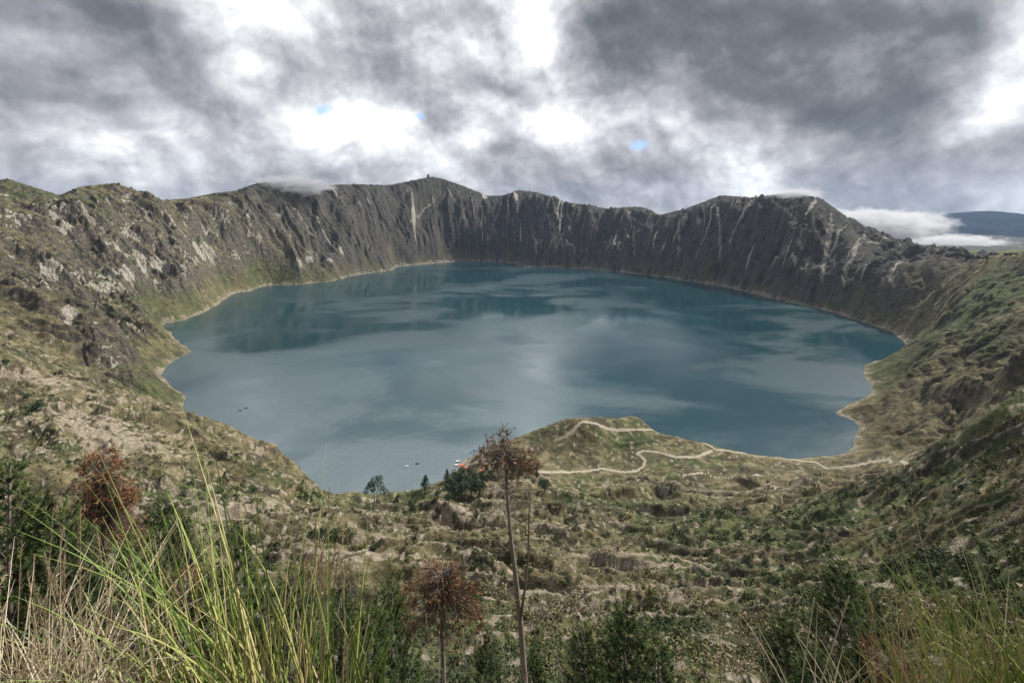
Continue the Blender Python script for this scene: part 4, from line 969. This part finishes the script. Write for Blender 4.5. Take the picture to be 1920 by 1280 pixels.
for (cx_, cy_, n_, lab, gp_) in [(866, 872, 5, 'orange canoe drawn up in the upper row beside the water', 'upper row of orange canoes'), (871, 881, 8, 'orange canoe lying in the lower row on the beach by the white boats', 'lower row of orange canoes'), (903, 882, 4, 'orange canoe on the beach next to the grove', 'orange canoes next to the grove')]:
    p = hit(cx_, cy_)
    for i in range(n_):
        x = p[0] + (i - n_ / 2) * 1.35; y = p[1] + rnd(-.8, .8); boat('canoe', x, y, max(gz(x, y), .0) + .1, R(70) + rnd(-.15, .15), 5.2, 1.15, .6, M_or, lab, 'canoe', gp_)
for (x_, y_, lab) in [(858, 865, 'white boat moored farthest up the beach edge'), (856, 872, 'middle one of the three white boats at the beach edge'), (852, 884, 'white boat nearest the viewer at the beach edge')]:
    Yb = H * F / (y_ - 400); xb = (x_ - 960) / F * Yb; boat('white_boat', xb, Yb, max(.0, gz(xb, Yb)) + .02, R(20), 6.5, 2.4, 1.1, M_wh, lab, 'boat')
for (x_, y_, lab, mt) in [(763, 874, 'small pale rowing boat out on the lake before the beach', M_wh), (782, 869, 'small dark rowing boat on the lake right of the pale one', M_dk), (450, 769, 'tiny dark rowing boat on the left of the lake', M_dk), (461, 765, 'tiny dark rowing boat just behind the other on the left of the lake', M_dk)]:
    Yb = H * F / (y_ - 400); boat('rowing_boat', (x_ - 960) / F * Yb, Yb, -.12, R(8), 5.6, 1.9, .9, mt, lab, 'rowing boat')
def shelter(x, y, g, L, Wd, Hh, mat, label, rz=0., name='shelter', cat='shelter'):
    r = empty(name, (x, y, g), rz); tag(r, label, cat)
    def bx(cs, ds):
        mb = MB(); (a, b_, c_), (u, v, w) = cs, ds
        vs = [(a + i * u / 2, b_ + j * v / 2, c_ + k * w / 2) for k in (-1, 1) for j in (-1, 1) for i in (-1, 1)]
        mb.add(vs, [(0, 2, 3, 1), (4, 5, 7, 6), (0, 1, 5, 4), (2, 6, 7, 3), (0, 4, 6, 2), (1, 3, 7, 5)]); return mb
    bx((0, 0, Hh * .35 - .5), (L * .9, Wd * .8, Hh * .7 + 1.)).build('walls', M_wd, r)
    d_ = bx((L * .2, -Wd * .4 - .03, Hh * .28), (L * .12, .06, Hh * .52)); d_.build('door', M_dk, r)
    w_ = bx((-L * .2, -Wd * .4 - .03, Hh * .42), (L * .16, .06, Hh * .25)); w_.build('window', M_dk, r)
    mb = MB(); e_ = Hh * .70; tp = Hh; o_ = .12
    vs = [(-L / 2, -Wd / 2, e_), (L / 2, -Wd / 2, e_), (L / 2, 0, tp), (-L / 2, 0, tp), (L / 2, Wd / 2, e_), (-L / 2, Wd / 2, e_)]; vs += [(p[0], p[1], p[2] + o_) for p in vs]
    mb.add(vs, [(0, 3, 2, 1), (3, 5, 4, 2), (6, 7, 8, 9), (9, 8, 10, 11), (0, 1, 7, 6), (4, 5, 11, 10), (1, 2, 8, 7), (2, 4, 10, 8), (0, 6, 9, 3), (3, 9, 11, 5)]); mb.build('roof', mat, r)
p = hit(960, 872); shelter(p[0], p[1], p[2], 13, 6, 4.5, M_peach, 'low shelter with a pale orange roof behind the crown of the bare trunk', R(5))
p = None
for dy_ in range(0, 30, 2):
    p = hit(803, 332 + dy_, 500.)
    if p is not None and p[1] < 4300: break
shelter(p[0], p[1], p[2], 22, 16, 24, M_wd, 'tiny lookout hut on the highest point of the far skyline', 0., 'lookout_hut', 'hut')

# ------------------------------------------------------------------ far blue mountains beyond the rim
def far_hills(name, pts, Y0, depth, col, seed):
    mb = MB(); nX = 160; nY = 26; vs = []
    pxs = np.array([p[0] for p in pts]); pys = np.array([p[1] for p in pts]); xs = np.linspace(pxs[0], pxs[-1], nX)
    top = H + (400 - np.interp(xs, pxs, pys)) / F * Y0; X = (xs - 960) / F * Y0
    for j in range(nY):
        v_ = j / (nY - 1) * 2 - 1; prof = 1 - abs(v_) ** 1.2
        zz = -150 + (top + 150) * prof + (1 - abs(v_)) * 60 * ridged(X / 900 + seed, np.full(nX, v_ * 2.2), 4, seed) * (abs(v_) > .02) * abs(v_) * 3
        vs += [(X[i], Y0 + v_ * depth, zz[i]) for i in range(nX)]
    mb.add(vs, [(j * nX + i, j * nX + i + 1, (j + 1) * nX + i + 1, (j + 1) * nX + i) for j in range(nY - 1) for i in range(nX - 1)])
    m, t, b = new_mat(name + '_cover'); gp = t.node('ShaderNodeNewGeometry').outputs['Position']
    t.l.new(t.ramp(t.noise(gp, .004, 6, .65), [(.3, tuple(c * .6 for c in col)), (.7, tuple(c * 1.4 for c in col))]), b.inputs['Base Color'])
    b.inputs['Specular IOR Level'].default_value = 0.; b.inputs['Roughness'].default_value = 1.
    o = mb.build(name, m, None, True); o['kind'] = 'structure'
far_hills('mountains', [(1640,470),(1720,440),(1760,414),(1785,404),(1815,398),(1845,395),(1870,399),(1890,405),(1920,402),(1980,396),(2100,400),(2300,420),(2500,440)], 9000, 2600, (.020, .030, .046), 3)  # blue of the distance haze is put into the base colour
far_hills('hills', [(1700,500),(1745,482),(1780,474),(1820,471),(1850,472),(1876,478),(1890,473),(1920,470),(1990,468),(2100,480),(2200,500)], 2700, 420, (.09, .11, .05), 9)

# ------------------------------------------------------------------ haze: one even volume round everything
hz = bpy.data.meshes.new('haze'); X0, X1, Y0_, Y1_, Z0, Z1 = -28000, 28000, -60, 12700, -320, 1120
hz.from_pydata([(x, y, zz) for zz in (Z0, Z1) for y in (Y0_, Y1_) for x in (X0, X1)], [], [(0, 2, 3, 1), (4, 5, 7, 6), (0, 1, 5, 4), (2, 6, 7, 3), (0, 4, 6, 2), (1, 3, 7, 5)])
hz.validate()
ho = bpy.data.objects.new('haze', hz); COL.objects.link(ho); ho['kind'] = 'stuff'; tag(ho, 'thin blue air between the viewpoint and the far mountains', 'haze')
hm_ = bpy.data.materials.new('haze_air'); hm_.use_nodes = True; t = NT(hm_.node_tree); t.n.clear()
o_ = t.node('ShaderNodeOutputMaterial'); v_ = t.node('ShaderNodeVolumePrincipled'); v_.inputs['Color'].default_value = (.50, .68, 1.0, 1); v_.inputs['Density'].default_value = 1.2e-5
v_.inputs['Anisotropy'].default_value = .2
t.l.new(v_.outputs[0], o_.inputs['Volume']); hz.materials.append(hm_)

# ------------------------------------------------------------------ low clouds clinging to the rim
SC.cycles.volume_bounces = 2; SC.cycles.volume_step_rate = .6; SC.cycles.volume_max_steps = 96
def cloud_mat(name, dens, sc_, thr, seed):
    m = bpy.data.materials.new(name); m.use_nodes = True; t = NT(m.node_tree); t.n.clear()
    o = t.node('ShaderNodeOutputMaterial'); v = t.node('ShaderNodeVolumePrincipled'); v.inputs['Color'].default_value = (.60, .61, .64, 1); v.inputs['Anisotropy'].default_value = .3
    tc_ = t.node('ShaderNodeTexCoord').outputs['Object']
    n = t.noise(t.vmath('ADD', t.vmath('MULTIPLY', tc_, (2.4, 1.2, 1.3)), (seed, seed * 2., 0)), sc_, 6, .6)
    d = t.vmath('LENGTH', tc_, out='v')
    f = t.math('SUBTRACT', t.math('ADD', n, t.rng(d, 0., 1., .42, -.45, False)), thr)
    t.put(v.inputs['Density'], t.math('MULTIPLY', t.rng(f, 0., .16), dens)); t.l.new(v.outputs[0], o.inputs['Volume']); return m
def cloud(px, py, Y, wpx, hpx, depth, dens, sc_, thr, seed, label):
    import bmesh
    me = bpy.data.meshes.new('low_cloud'); bm = bmesh.new(); bmesh.ops.create_icosphere(bm, subdivisions=3, radius=1.0); bm.to_mesh(me); bm.free()
    me.materials.append(cloud_mat('cloud_%d' % int(px), dens, sc_, thr, seed)); o = bpy.data.objects.new('low_cloud', me); COL.objects.link(o)
    o.location = Wp(px, py, Y); o.scale = (wpx / 2 / F * Y, depth, hpx / 2 / F * Y); tag(o, label, 'cloud', 'low clouds around the rim'); return o
cloud(550, 348, 2760, 240, 66, 240, .012, 3.2, .37, 3.1, 'thin grey cloud wisp drifting over the rim left of the far summit')
cloud(1495, 364, 2330, 150, 40, 180, .008, 3.0, .40, 9.1, 'faint veil of cloud on the summit of the right-hand peak')
cloud(1625, 425, 4300, 330, 110, 700, .008, 3.6, .37, 7.7, 'grey cloud bank rolling up behind the steep right shoulder of the rim')
cloud(1710, 420, 4800, 190, 80, 600, .006, 3.6, .38, 2.2, 'soft grey cloud layer left of the blue mountain')
cloud(1790, 455, 5200, 300, 56, 600, .009, 4.6, .44, 5.3, 'bright white cumulus below the blue mountain at the right')
